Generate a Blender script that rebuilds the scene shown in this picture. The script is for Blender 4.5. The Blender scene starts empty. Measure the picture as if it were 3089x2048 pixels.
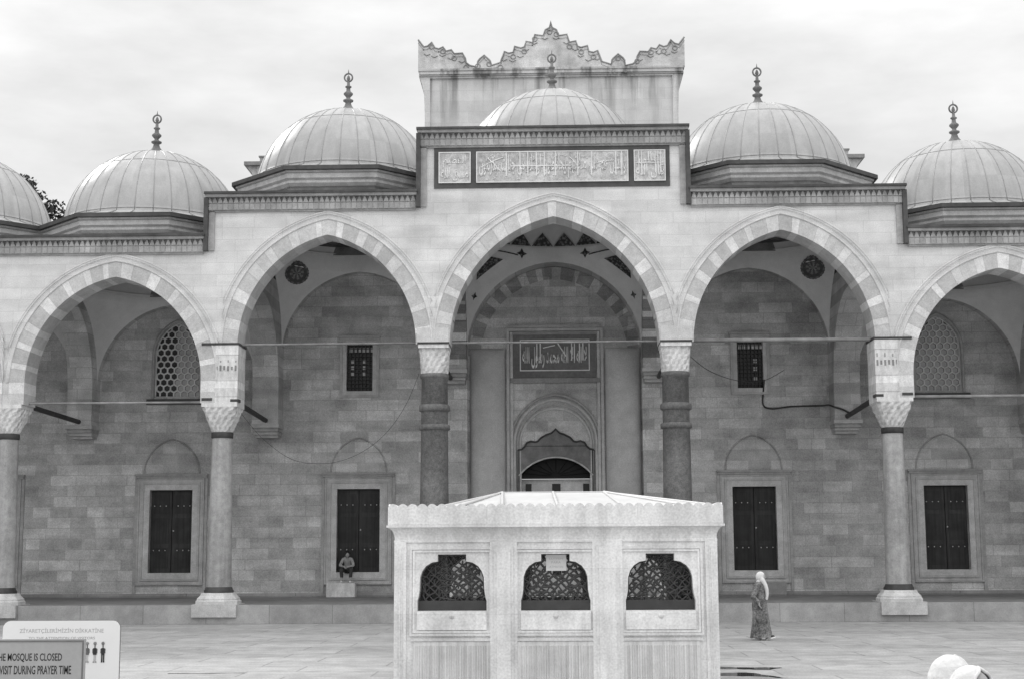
import bpy, bmesh, math, random
from mathutils import Vector, Matrix
sc = bpy.context.scene
COL = sc.collection
R = math.radians
rnd = random.Random(7)

# ------------------------------------------------------------------ camera
cam_d = bpy.data.cameras.new('camera')
cam = bpy.data.objects.new('camera', cam_d)
COL.objects.link(cam)
yaw, pit, rol = R(-1.60544), R(8.15647), R(-0.28620)
fw = Vector((math.sin(yaw)*math.cos(pit), math.cos(yaw)*math.cos(pit), math.sin(pit)))
rt = Vector((math.cos(yaw), -math.sin(yaw), 0))
up = rt.cross(fw)
rt2 = rt*math.cos(rol) + up*math.sin(rol)
up2 = up*math.cos(rol) - rt*math.sin(rol)
m3 = Matrix((rt2, up2, -fw)).transposed()
cam.matrix_world = Matrix.Translation((-0.04, 0, 2.06)) @ m3.to_4x4()
cam_d.lens = 52.0
cam_d.sensor_width = 36.0
cam_d.clip_end = 3000
sc.camera = cam

# ------------------------------------------------------------------ sky, sun, exposure
sun_dir = Vector((-0.88, 1.12, 0.98)).normalized()
sun_el = math.asin(sun_dir.z)
sun_az = math.atan2(sun_dir.x, sun_dir.y)
w = bpy.data.worlds.new('World')
sc.world = w
w.use_nodes = True
nt = w.node_tree
nt.nodes.clear()
def N(nt, t, **k):
    n = nt.nodes.new(t)
    for a, b in k.items():
        setattr(n, a, b)
    return n
def mth(nt, op, a, b=None, clamp=False):
    n = nt.nodes.new('ShaderNodeMath'); n.operation = op; n.use_clamp = clamp
    for i, x in enumerate((a, b)):
        if x is None: continue
        if isinstance(x, (int, float)): n.inputs[i].default_value = x
        else: nt.links.new(x, n.inputs[i])
    return n.outputs[0]
sky = N(nt, 'ShaderNodeTexSky', sky_type='NISHITA', sun_disc=False)
sky.sun_elevation = sun_el
sky.sun_rotation = sun_az
sky.dust_density = 5.0
sky.air_density = 1.5
bw = N(nt, 'ShaderNodeRGBToBW')
nt.links.new(sky.outputs[0], bw.inputs[0])
tc = N(nt, 'ShaderNodeTexCoord')
sx = N(nt, 'ShaderNodeSeparateXYZ')
nt.links.new(tc.outputs['Generated'], sx.inputs[0])
zz = mth(nt, 'MAXIMUM', sx.outputs['Z'], 0.0)
zp = mth(nt, 'POWER', zz, 2.2)
over = mth(nt, 'MULTIPLY_ADD', zp, 15.5)
over.node.inputs[2].default_value = 6.9            # overcast layer brightens towards the zenith
ym = mth(nt, 'MULTIPLY', sx.outputs['Y'], -1.0)
ym = mth(nt, 'MAXIMUM', ym, 0.0)
fr = mth(nt, 'MULTIPLY_ADD', ym, 0.45)              # added fill: sky behind the camera brightened to lift the shaded facade
fr.node.inputs[2].default_value = 1.0
over = mth(nt, 'MULTIPLY', over, fr)
mp = N(nt, 'ShaderNodeMapping')
mp.inputs['Scale'].default_value = (1.6, 1.6, 5.0)
mp.inputs['Rotation'].default_value = (0, 0, 0.5)
nt.links.new(tc.outputs['Generated'], mp.inputs[0])
no = N(nt, 'ShaderNodeTexNoise')
no.inputs['Scale'].default_value = 2.6
no.inputs['Detail'].default_value = 6
no.inputs['Roughness'].default_value = 0.55
nt.links.new(mp.outputs[0], no.inputs['Vector'])
cl = N(nt, 'ShaderNodeMapRange')
cl.inputs['From Min'].default_value = 0.3
cl.inputs['From Max'].default_value = 0.7
cl.inputs['To Min'].default_value = 0.84
cl.inputs['To Max'].default_value = 1.28
nt.links.new(no.outputs[0], cl.inputs[0])
oc = mth(nt, 'MULTIPLY', over, cl.outputs[0])
nb = mth(nt, 'MULTIPLY', bw.outputs[0], 0.055)
tot = mth(nt, 'ADD', oc, nb)
bg = N(nt, 'ShaderNodeBackground')
bg.inputs['Strength'].default_value = 0.1
nt.links.new(tot, bg.inputs['Color'])
wo = N(nt, 'ShaderNodeOutputWorld')
nt.links.new(bg.outputs[0], wo.inputs['Surface'])

sd = bpy.data.lights.new('sun', 'SUN')
sd.energy = 1.7
sd.angle = R(7)
sd.color = (1, 0.995, 0.985)
so = bpy.data.objects.new('sun', sd)
so.rotation_euler = (-sun_dir).to_track_quat('-Z', 'Y').to_euler()
COL.objects.link(so)
vs = sc.view_settings
vs.view_transform = 'Standard'
vs.look = 'None'
vs.exposure = 0.0
vs.gamma = 1.0
sc.cycles.max_bounces = 6
sc.cycles.diffuse_bounces = 4

# ------------------------------------------------------------------ materials
def mat(name, base, var=0.15, scale=3.0, rough=0.8, brick=None, bvar=0.1, mortar=0.75, msize=0.012, plane='XZ',
        streak=0.0, streak_scale=(3.0, 3.0, 0.25), bump=0.0, spec=0.3, metal=0.0, fine=0.0, tone=True, vor=0.0, stain=None, emit=0.0):
    m = bpy.data.materials.new(name); m.use_nodes = True
    nt = m.node_tree; nt.nodes.clear()
    out = N(nt, 'ShaderNodeOutputMaterial'); p = N(nt, 'ShaderNodeBsdfPrincipled')
    nt.links.new(p.outputs[0], out.inputs[0])
    p.inputs['Roughness'].default_value = rough
    p.inputs['Specular IOR Level'].default_value = spec
    p.inputs['Metallic'].default_value = metal
    tc = N(nt, 'ShaderNodeTexCoord')
    val = None
    def mul(v):
        nonlocal val
        val = v if val is None else mth(nt, 'MULTIPLY', val, v)
    def remap(o, lo, hi, a=0.3, b=0.7):
        r = N(nt, 'ShaderNodeMapRange'); r.inputs['From Min'].default_value = a; r.inputs['From Max'].default_value = b
        r.inputs['To Min'].default_value = lo; r.inputs['To Max'].default_value = hi
        nt.links.new(o, r.inputs[0]); return r.outputs[0]
    hgt = None
    if var:
        n1 = N(nt, 'ShaderNodeTexNoise'); n1.inputs['Scale'].default_value = scale; n1.inputs['Detail'].default_value = 7
        n1.inputs['Roughness'].default_value = 0.62
        nt.links.new(tc.outputs['Object'], n1.inputs['Vector'])
        mul(remap(n1.outputs[0], 1-var, 1+var)); hgt = n1.outputs[0]
        n0 = N(nt, 'ShaderNodeTexNoise'); n0.inputs['Scale'].default_value = scale*0.13; n0.inputs['Detail'].default_value = 3
        nt.links.new(tc.outputs['Object'], n0.inputs['Vector'])
        mul(remap(n0.outputs[0], 1-var*0.8, 1+var*0.8))
    if fine:
        n2 = N(nt, 'ShaderNodeTexNoise'); n2.inputs['Scale'].default_value = 34; n2.inputs['Detail'].default_value = 3
        nt.links.new(tc.outputs['Object'], n2.inputs['Vector'])
        mul(remap(n2.outputs[0], 1-fine, 1+fine))
    if streak:
        mm = N(nt, 'ShaderNodeMapping'); mm.inputs['Scale'].default_value = streak_scale
        nt.links.new(tc.outputs['Object'], mm.inputs[0])
        n3 = N(nt, 'ShaderNodeTexNoise'); n3.inputs['Scale'].default_value = 1.0; n3.inputs['Detail'].default_value = 5
        nt.links.new(mm.outputs[0], n3.inputs['Vector'])
        mul(remap(n3.outputs[0], 1-streak, 1+streak*0.4, 0.35, 0.6))
    if brick:
        s = N(nt, 'ShaderNodeSeparateXYZ'); nt.links.new(tc.outputs['Object'], s.inputs[0])
        c = N(nt, 'ShaderNodeCombineXYZ')
        a, b = {'XZ': ('X', 'Z'), 'XY': ('X', 'Y'), 'YZ': ('Y', 'Z')}[plane]
        row = mth(nt, 'FLOOR', mth(nt, 'DIVIDE', s.outputs[b], brick[1]))
        wn = N(nt, 'ShaderNodeTexWhiteNoise', noise_dimensions='1D'); nt.links.new(row, wn.inputs['W'])
        k_ = mth(nt, 'MULTIPLY_ADD', wn.outputs['Value'], 0.75); k_.node.inputs[2].default_value = 0.65
        xx = mth(nt, 'ADD', mth(nt, 'MULTIPLY', s.outputs[a], k_), mth(nt, 'MULTIPLY', wn.outputs['Value'], 7.3))
        nt.links.new(xx, c.inputs[0]); nt.links.new(s.outputs[b], c.inputs[1])
        bt = N(nt, 'ShaderNodeTexBrick')
        bt.inputs['Scale'].default_value = 1.0
        bt.inputs['Brick Width'].default_value = brick[0]; bt.inputs['Row Height'].default_value = brick[1]
        bt.inputs['Mortar Size'].default_value = msize; bt.inputs['Mortar Smooth'].default_value = 0.4
        bt.offset = 0.43; bt.squash = 0.7; bt.squash_frequency = 3
        bt.inputs['Color1'].default_value = (1-bvar,)*3+(1,); bt.inputs['Color2'].default_value = (1+bvar,)*3+(1,)
        bt.inputs['Mortar'].default_value = (mortar,)*3+(1,)
        nt.links.new(c.outputs[0], bt.inputs['Vector'])
        bb = N(nt, 'ShaderNodeRGBToBW'); nt.links.new(bt.outputs[0], bb.inputs[0]); mul(bb.outputs[0])
    if stain:
        mm = N(nt, 'ShaderNodeMapping'); mm.inputs['Scale'].default_value = (1.5, 1.5, 0.10)
        nt.links.new(tc.outputs['Object'], mm.inputs[0])
        n4 = N(nt, 'ShaderNodeTexNoise'); n4.inputs['Scale'].default_value = 1.0; n4.inputs['Detail'].default_value = 6; n4.inputs['Roughness'].default_value = 0.6
        nt.links.new(mm.outputs[0], n4.inputs['Vector'])
        sp = N(nt, 'ShaderNodeSeparateXYZ'); nt.links.new(tc.outputs['Object'], sp.inputs[0])
        msk = mth(nt, 'MULTIPLY', remap(n4.outputs[0], 0, 1, 0.50, 0.60), remap(sp.outputs['Z'], 0.0, 1.0, stain[0], stain[1]))
        mul(mth(nt, 'SUBTRACT', 1.0, mth(nt, 'MULTIPLY', msk, stain[2])))
    if emit: p.inputs['Emission Color'].default_value = (1, 1, 1, 1); p.inputs['Emission Strength'].default_value = emit
    if vor:
        v = N(nt, 'ShaderNodeTexVoronoi'); v.inputs['Scale'].default_value = vor; v.feature = 'F1'
        nt.links.new(tc.outputs['Object'], v.inputs['Vector'])
        mul(remap(v.outputs['Distance'], 1.9, 0.35, 0.15, 0.6))
    if tone:
        at = N(nt, 'ShaderNodeAttribute'); at.attribute_name = 'tone'
        mul(at.outputs['Fac'])
    v = mth(nt, 'MULTIPLY', val, base) if val is not None else None
    if v is not None:
        cc = N(nt, 'ShaderNodeCombineColor')
        for i in range(3): nt.links.new(v, cc.inputs[i])
        nt.links.new(cc.outputs[0], p.inputs['Base Color'])
    else:
        p.inputs['Base Color'].default_value = (base, base, base, 1)
    if bump and hgt is not None:
        bp = N(nt, 'ShaderNodeBump'); bp.inputs['Strength'].default_value = bump; bp.inputs['Distance'].default_value = 0.02
        nt.links.new(hgt, bp.inputs['Height']); nt.links.new(bp.outputs[0], p.inputs['Normal'])
    return m

M = {}
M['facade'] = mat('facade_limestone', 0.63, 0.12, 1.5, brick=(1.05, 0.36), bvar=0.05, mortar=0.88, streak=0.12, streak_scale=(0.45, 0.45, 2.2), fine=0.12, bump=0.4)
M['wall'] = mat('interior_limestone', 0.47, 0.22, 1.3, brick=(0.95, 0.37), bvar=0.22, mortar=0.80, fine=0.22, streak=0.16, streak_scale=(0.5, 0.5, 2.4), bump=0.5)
M['vous'] = mat('voussoir_stone', 0.57, 0.14, 4.0, fine=0.14, bump=0.3)
M['plaster'] = mat('vault_plaster', 0.66, 0.07, 2.5, rough=0.9, fine=0.05)
M['trim'] = mat('trim_stone', 0.47, 0.18, 4.0, fine=0.14, bump=0.2)
M['darkstone'] = mat('dark_grey_stone', 0.18, 0.3, 3.0, fine=0.12, bump=0.3)  # darker stone for the lower drum walls, finials and door head
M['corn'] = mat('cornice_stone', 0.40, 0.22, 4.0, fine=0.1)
M['lead'] = mat('dome_lead', 0.36, 0.07, 1.6, rough=0.40, spec=0.55, streak=0.09, streak_scale=(4, 4, 0.5), fine=0.10, bump=0.5)
M['leadd'] = mat('lead_edge', 0.07, 0.3, 4.0, rough=0.6)
M['dark'] = mat('dark_frame_stone', 0.085, 0.2, 4.0, rough=0.7)
M['iron'] = mat('iron', 0.05, 0.3, 6.0, rough=0.6)
M['rodl'] = mat('pale_tie_iron', 0.22, 0.3, 3.0, rough=0.6)
M['granite'] = mat('red_granite', 0.14, 0.3, 9.0, rough=0.5, fine=0.25)
M['granitel'] = mat('grey_granite', 0.33, 0.2, 5.0, rough=0.55, fine=0.12, streak=0.15, streak_scale=(6, 6, 0.4))
M['capital'] = mat('capital_marble', 0.66, 0.12, 6.0, fine=0.1, streak=0.16, streak_scale=(9, 9, 2.5), bump=0.2)
M['wood'] = mat('dark_wood', 0.038, 0.35, 2.0, rough=0.6, streak=0.3, streak_scale=(14, 14, 0.6))
M['stud'] = mat('pale_studs', 0.5, 0, tone=False, rough=0.4)
M['glassd'] = mat('dark_glass', 0.015, 0.3, 3.0, rough=0.2, spec=0.25)
M['pane'] = mat('glow_pane', 0.34, 0.3, 5.0, rough=0.3, emit=0.05)  # light through the window painted as a pale, faintly glowing pane
M['void'] = mat('lunette_glass', 0.012, 0.3, 3.0, rough=0.35, spec=0.12)
M['lattice'] = mat('lattice_stone', 0.62, 0.12, 5.0)
M['relief'] = mat('relief_letters', 0.74, 0.1, 4.0)
M['panel'] = mat('inscription_ground', 0.50, 0.28, 9.0, fine=0.2)
M['panel2'] = mat('portal_inscription_ground', 0.17, 0.2, 9.0)
M['paint'] = mat('painted_ornament', 0.11, 0.2, 6.0, vor=11.0)
M['paintm'] = mat('medallion_paint', 0.10, 0.2, 6.0, fine=0.2)
M['marble'] = mat('fountain_marble', 0.65, 0.15, 2.0, rough=0.55, streak=0.10, streak_scale=(7, 7, 0.8), fine=0.13, bump=0.25, brick=(1.35, 0.61), bvar=0.025, mortar=0.9, msize=0.006)
M['marblef'] = mat('reeded_marble', 0.60, 0.12, 2.5, rough=0.6, streak=0.16, streak_scale=(26, 26, 0.5), fine=0.06, bump=0.3)
M['roofw'] = mat('fountain_roof_lead', 0.52, 0.08, 3.0, rough=0.5)
M['grille'] = mat('bronze_grille', 0.035, 0.3, 8.0, rough=0.4, spec=0.6)
M['step'] = mat('platform_stone', 0.30, 0.2, 2.0, brick=(2.9, 0.58), bvar=0.07, mortar=0.6, fine=0.1, bump=0.3)
M['floor'] = mat('gallery_paving', 0.20, 0.2, 2.0, brick=(1.2, 0.8), plane='XY', bvar=0.1, mortar=0.7)
M['tower'] = mat('gate_limestone', 0.60, 0.12, 1.6, brick=(1.2, 0.42), bvar=0.05, mortar=0.92, fine=0.10, streak=0.12, streak_scale=(1.1, 1.1, 0.16), bump=0.3, stain=(17.6, 19.9, 0.62))
M['crest'] = mat('crest_limestone', 0.52, 0.22, 3.0, fine=0.18, streak=0.2, streak_scale=(1.4, 1.4, 0.3), bump=0.4)
M['shaft'] = mat('portal_shaft_stone', 0.50, 0.12, 2.0, fine=0.16, bump=0.3)
M['skin'] = mat('skin', 0.34, 0.05, 8.0, rough=0.6)
M['hair'] = mat('dark_hair', 0.02, 0.2, 20.0, rough=0.5)
M['scarf'] = mat('white_scarf_cloth', 0.62, 0.08, 14.0, rough=0.9, fine=0.08, bump=0.8)
M['scarfg'] = mat('pale_scarf_cloth', 0.62, 0.10, 14.0, rough=0.9, fine=0.06)
M['dress'] = mat('printed_dress_cloth', 0.15, 0.75, 26.0, rough=0.9)
M['dressp'] = mat('pale_robe_cloth', 0.6, 0.08, 6.0, rough=0.9)
M['shirt'] = mat('pale_shirt_cloth', 0.33, 0.12, 9.0, rough=0.9)
M['trous'] = mat('dark_trouser_cloth', 0.05, 0.2, 9.0, rough=0.9)
M['shoe'] = mat('dark_shoe', 0.03, 0.2, 9.0, rough=0.5)
M['white'] = mat('white_rubber', 0.8, 0.03, 9.0, rough=0.5)
M['board'] = mat('white_board', 0.74, 0.03, 2.0, rough=0.45)
M['boardg'] = mat('grey_board', 0.34, 0.06, 3.0, rough=0.5, fine=0.04)
M['ink'] = mat('black_ink', 0.03, 0, tone=False, rough=0.6)
M['inkg'] = mat('grey_ink', 0.38, 0, tone=False, rough=0.6)
M['bark'] = mat('bark', 0.06, 0.3, 6.0, rough=0.9)
M['leaf'] = mat('leaves', 0.03, 0.3, 1.5, rough=0.7)
M['paper'] = mat('notice_paper', 0.62, 0.03, 9.0)

# courtyard paving: large worn slabs, damp patches
def paving():
    m = bpy.data.materials.new('courtyard_paving'); m.use_nodes = True
    nt = m.node_tree; p = nt.nodes['Principled BSDF']
    tc = N(nt, 'ShaderNodeTexCoord')
    bt = N(nt, 'ShaderNodeTexBrick'); bt.inputs['Scale'].default_value = 1
    bt.inputs['Brick Width'].default_value = 2.3; bt.inputs['Row Height'].default_value = 1.15
    bt.inputs['Mortar Size'].default_value = 0.022; bt.inputs['Mortar Smooth'].default_value = 0.3
    bt.offset = 0.37
    bt.inputs['Color1'].default_value = (0.88,)*3+(1,); bt.inputs['Color2'].default_value = (1.09,)*3+(1,)
    bt.inputs['Mortar'].default_value = (0.62,)*3+(1,)
    nt.links.new(tc.outputs['Object'], bt.inputs['Vector'])
    bb = N(nt, 'ShaderNodeRGBToBW'); nt.links.new(bt.outputs[0], bb.inputs[0])
    def noise(s, d, lo, hi, sc=(1, 1, 1)):
        mm = N(nt, 'ShaderNodeMapping'); mm.inputs['Scale'].default_value = sc
        nt.links.new(tc.outputs['Object'], mm.inputs[0])
        n = N(nt, 'ShaderNodeTexNoise'); n.inputs['Scale'].default_value = s; n.inputs['Detail'].default_value = d
        nt.links.new(mm.outputs[0], n.inputs['Vector'])
        r = N(nt, 'ShaderNodeMapRange'); r.inputs['From Min'].default_value = 0.32; r.inputs['From Max'].default_value = 0.68
        r.inputs['To Min'].default_value = lo; r.inputs['To Max'].default_value = hi
        nt.links.new(n.outputs[0], r.inputs[0]); return r.outputs[0]
    v = mth(nt, 'MULTIPLY', bb.outputs[0], noise(0.3, 5, 0.9, 1.08, (0.7, 1.2, 1)))
    v = mth(nt, 'MULTIPLY', v, noise(2.2, 7, 0.80, 1.15))
    v = mth(nt, 'MULTIPLY', v, noise(24, 3, 0.80, 1.18))
    v = mth(nt, 'MULTIPLY', v, 0.33)
    cc = N(nt, 'ShaderNodeCombineColor')
    for i in range(3): nt.links.new(v, cc.inputs[i])
    nt.links.new(cc.outputs[0], p.inputs['Base Color'])
    nt.links.new(noise(0.35, 4, 0.5, 0.8, (0.7, 1.2, 1)), p.inputs['Roughness'])
    p.inputs['Specular IOR Level'].default_value = 0.4
    return m
M['paving'] = paving()
def water():
    m = bpy.data.materials.new('puddle_water'); m.use_nodes = True
    p = m.node_tree.nodes['Principled BSDF']
    p.inputs['Base Color'].default_value = (0.05, 0.05, 0.05, 1); p.inputs['Roughness'].default_value = 0.06
    return m
M['water'] = water()

# ------------------------------------------------------------------ mesh helpers
ORG = {}
class MB:
    def __init__(s):
        s.v = []; s.f = []; s.m = []; s.t = []; s.sm = []
    def face(s, pts, mi=0, tone=1.0, smooth=False):
        i = len(s.v); s.v += [tuple(p) for p in pts]; s.f.append(tuple(range(i, i+len(pts))))
        s.m.append(mi); s.t.append(tone); s.sm.append(smooth)
    def grid(s, rows, mi=0, tone=1.0, smooth=True, closed=False):
        i0 = len(s.v); n = len(rows[0])
        for r in rows: s.v += [tuple(p) for p in r]
        for a in range(len(rows)-1):
            for b in range(n if closed else n-1):
                c = (b+1) % n
                s.f.append((i0+a*n+b, i0+a*n+c, i0+(a+1)*n+c, i0+(a+1)*n+b))
                s.m.append(mi); s.t.append(tone); s.sm.append(smooth)
    def box(s, x0, x1, y0, y1, z0, z1, mi=0, tone=1.0):
        P = [(x, y, z) for z in (z0, z1) for y in (y0, y1) for x in (x0, x1)]
        for q in ((0, 2, 3, 1), (4, 5, 7, 6), (0, 1, 5, 4), (2, 6, 7, 3), (0, 4, 6, 2), (1, 3, 7, 5)):
            s.face([P[k] for k in q], mi, tone)
    def prism(s, poly, y0, y1, mi=0, tone=1.0, ax='Y', tone_side=None):
        f = {'Y': lambda a, b, d: (a, d, b), 'X': lambda a, b, d: (d, a, b), 'Z': lambda a, b, d: (a, b, d)}[ax]
        A = [f(a, b, y0) for a, b in poly]; B = [f(a, b, y1) for a, b in poly]
        s.face(A, mi, tone); s.face(B[::-1], mi, tone)
        for i in range(len(poly)):
            j = (i+1) % len(poly)
            s.face([A[i], B[i], B[j], A[j]], mi, tone if tone_side is None else tone_side)
    def lathe(s, c, prof, n=32, mi=0, tone=1.0, smooth=True, sx=1.0, sy=1.0, cap=True):
        rows = []
        for r, z in prof:
            rows.append([(c[0]+r*sx*math.cos(2*math.pi*k/n), c[1]+r*sy*math.sin(2*math.pi*k/n), c[2]+z) for k in range(n)])
        s.grid(rows, mi, tone, smooth, True)
        if cap and prof[0][0] > 1e-4: s.face(rows[0][::-1], mi, tone)
        if cap and prof[-1][0] > 1e-4: s.face(rows[-1], mi, tone)
    def tube(s, path, r, n=8, mi=0, tone=1.0, closed=False):
        path = [Vector(p) for p in path]; L = len(path); rows = []; u = None
        for i, p in enumerate(path):
            if closed: d = path[(i+1) % L]-path[i-1]
            else: d = path[min(i+1, L-1)]-path[max(i-1, 0)]
            d.normalize()
            if u is None:
                a = Vector((0, 0, 1)) if abs(d.z) < 0.9 else Vector((1, 0, 0))
                u = d.cross(a).normalized()
            else: u = (u-d*u.dot(d)).normalized()
            v = d.cross(u)
            rr = r[i] if isinstance(r, (list, tuple)) else r
            rows.append([p+u*rr*math.cos(2*math.pi*k/n)+v*rr*math.sin(2*math.pi*k/n) for k in range(n)])
        if closed: rows.append(rows[0])
        s.grid(rows, mi, tone, True, True)
        if not closed:
            s.face(rows[0][::-1], mi, tone); s.face(rows[-1], mi, tone)
    def ball(s, c, rx, ry=None, rz=None, n=16, k=10, mi=0, tone=1.0):
        ry = ry or rx; rz = rz or rx
        s.lathe(c, [(max(math.sin(math.pi*i/k), 1e-5), -math.cos(math.pi*i/k)*rz) for i in range(k+1)], n, mi, tone, True, rx, ry)
    def build(s, name, mats, parent=None, loc=None):
        me = bpy.data.meshes.new(name)
        org = Vector(loc) if loc is not None else (ORG[parent.name] if parent else Vector((0, 0, 0)))
        me.from_pydata([tuple(Vector(p)-org) for p in s.v], [], s.f)
        if not isinstance(mats, (list, tuple)): mats = [mats]
        for m in mats: me.materials.append(m)
        me.polygons.foreach_set('material_index', s.m)
        me.polygons.foreach_set('use_smooth', s.sm)
        a = me.attributes.new('tone', 'FLOAT', 'FACE'); a.data.foreach_set('value', s.t)
        me.update()
        o = bpy.data.objects.new(name, me); COL.objects.link(o)
        ORG[o.name] = org
        if parent: o.parent = parent
        else: o.location = org
        return o
def tag(o, label=None, cat=None, group=None, kind=None):
    for k, v in (('label', label), ('category', cat), ('group', group), ('kind', kind)):
        if v: o[k] = v
    return o
def thing(name, label, cat, loc, group=None):
    o = bpy.data.objects.new(name, None); COL.objects.link(o); o.location = loc
    ORG[o.name] = Vector(loc)
    return tag(o, label, cat, group)
def copy_tree(o, parent=None):
    c = o.copy(); COL.objects.link(c)
    if parent: c.parent = parent
    for ch in list(o.children): copy_tree(ch, c)
    return c

def arch(cx, half, zs, za, n=24, off=0.0, z0=None):
    """pointed two-centred arch, left springing to right springing; z0 stilts it down"""
    rise = za-zs
    c = (rise*rise-half*half)/(2*half); Rr = half+c+off
    top = math.sqrt(max(Rr*Rr-c*c, 0)); a1 = math.atan2(top, c)
    left = []
    for i in range(n+1):
        a = a1*i/n
        left.append((cx-(Rr*math.cos(a)-c), zs+Rr*math.sin(a)))
    left[-1] = (cx, zs+top)
    right = [(2*cx-x, z) for x, z in left[:-1]][::-1]
    pts = left+right
    if z0 is not None and z0 < zs-1e-6:
        pts = [(pts[0][0], z0)]+pts+[(pts[-1][0], z0)]
    return pts
def interp(pts, x):
    for (xa, za), (xb, zb) in zip(pts, pts[1:]):
        if xa <= x <= xb and xb > xa: return za+(zb-za)*(x-xa)/(xb-xa)
    return None
def ring(mb, cx, half, zs, za, t, y0, y1, nb=21, tones=(0.85, 1.12), z0=None, ax='Y', plane=None, seed=0):
    """voussoir ring with separate tone per block"""
    rr = random.Random(seed)
    n = 60
    A = arch(cx, half, zs, za, n); B = arch(cx, half, zs, za, n, t)
    cuts = [0.0]; u = 0
    ws = [rr.uniform(1.0, 1.7) if k % 2 == 0 else rr.uniform(0.45, 1.1) for k in range(nb)]
    S = sum(ws)
    for wv in ws: u += wv/S; cuts.append(u)
    if z0 is not None:
        st = [z0+(zs-z0)*k/2 for k in range(3)]
        for k in range(2):
            tn = tones[k % 2]*rr.uniform(0.94, 1.06)
            for sg in (0, -1):
                xa, xb = A[sg][0], B[sg][0]
                blk(mb, [(xa, st[k]), (xb, st[k]), (xb, st[k+1]), (xa, st[k+1])], y0, y1, tn, ax)
    L = len(A)-1
    def at(P, u):
        k = u*L; i = min(int(k), L-1); f = k-i
        return (P[i][0]*(1-f)+P[i+1][0]*f, P[i][1]*(1-f)+P[i+1][1]*f)
    for b in range(nb):
        tn = tones[b % 2]*rr.uniform(0.88, 1.1)
        m = 5; ga, gb = cuts[b]+.0002, cuts[b+1]-.0002; us = [ga+(gb-ga)*i/m for i in range(m+1)]
        blk(mb, [at(A, q) for q in us]+[at(B, q) for q in us[::-1]], y0, y1, tn, ax)
def blk(mb, poly, y0, y1, tn, ax='Y'):
    mb.prism(poly, y0, y1, 0, tn, ax)
def wall_open(mb, x0, x1, z0, z1, y0, y1, ops, mi=0, ztop=None, extra=(), bottom=True):
    """wall in the XZ plane; ops = list of (lower polyline, upper polyline) in x order"""
    xs = {x0, x1}; xs.update(extra)
    for lo, hi in ops:
        for p in lo+hi: xs.add(round(p[0], 5))
    xs = sorted(x for x in xs if x0-1e-6 <= x <= x1+1e-6)
    zt = ztop or (lambda x: z1)
    for xa, xb in zip(xs, xs[1:]):
        if xb-xa < 1e-4: continue
        ea, eb = xa+1e-5, xb-1e-5
        segs = []
        for lo, hi in ops:
            la, lb, ha, hb = interp(lo, ea), interp(lo, eb), interp(hi, ea), interp(hi, eb)
            if None in (la, lb, ha, hb): continue
            segs.append((la, lb, ha, hb))
        segs.sort()
        za, zb = z0, z0
        for la, lb, ha, hb in segs+[(zt(ea), zt(eb), None, None)]:
            if la > za+1e-5 or lb > zb+1e-5:
                mb.face([(xa, y0, za), (xb, y0, zb), (xb, y0, lb), (xa, y0, la)], mi)
                mb.face([(xa, y1, za), (xa, y1, la), (xb, y1, lb), (xb, y1, zb)], mi)
            if ha is None:
                mb.face([(xa, y0, la), (xb, y0, lb), (xb, y1, lb), (xa, y1, la)], mi)
                continue
            za, zb = ha, hb
    for lo, hi in ops:
        loop = lo+hi[::-1]
        for a, b in zip(loop, loop[1:]+loop[:1]):
            if not bottom and abs(a[1]-z0) < 1e-6 and abs(b[1]-z0) < 1e-6: continue
            if abs(a[0]-b[0])+abs(a[1]-b[1]) > 1e-6:
                mb.face([(a[0], y0, a[1]), (a[0], y1, a[1]), (b[0], y1, b[1]), (b[0], y0, b[1])], mi)
def rect(x0, x1, z0, z1):
    return ([(x0, z0), (x1, z0)], [(x0, z1), (x1, z1)])
def archop(cx, half, zs, za, z0, n=14):
    return ([(cx-half, z0), (cx+half, z0)], arch(cx, half, zs, za, n))
def frame_rect(mb, x0, x1, z0, z1, wd, y0, y1, mi=0, tone=1.0):
    mb.box(x0, x0+wd, y0, y1, z0, z1, mi, tone); mb.box(x1-wd, x1, y0, y1, z0, z1, mi, tone)
    mb.box(x0+wd, x1-wd, y0, y1, z0, z0+wd, mi, tone); mb.box(x0+wd, x1-wd, y0, y1, z1-wd, z1, mi, tone)

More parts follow.
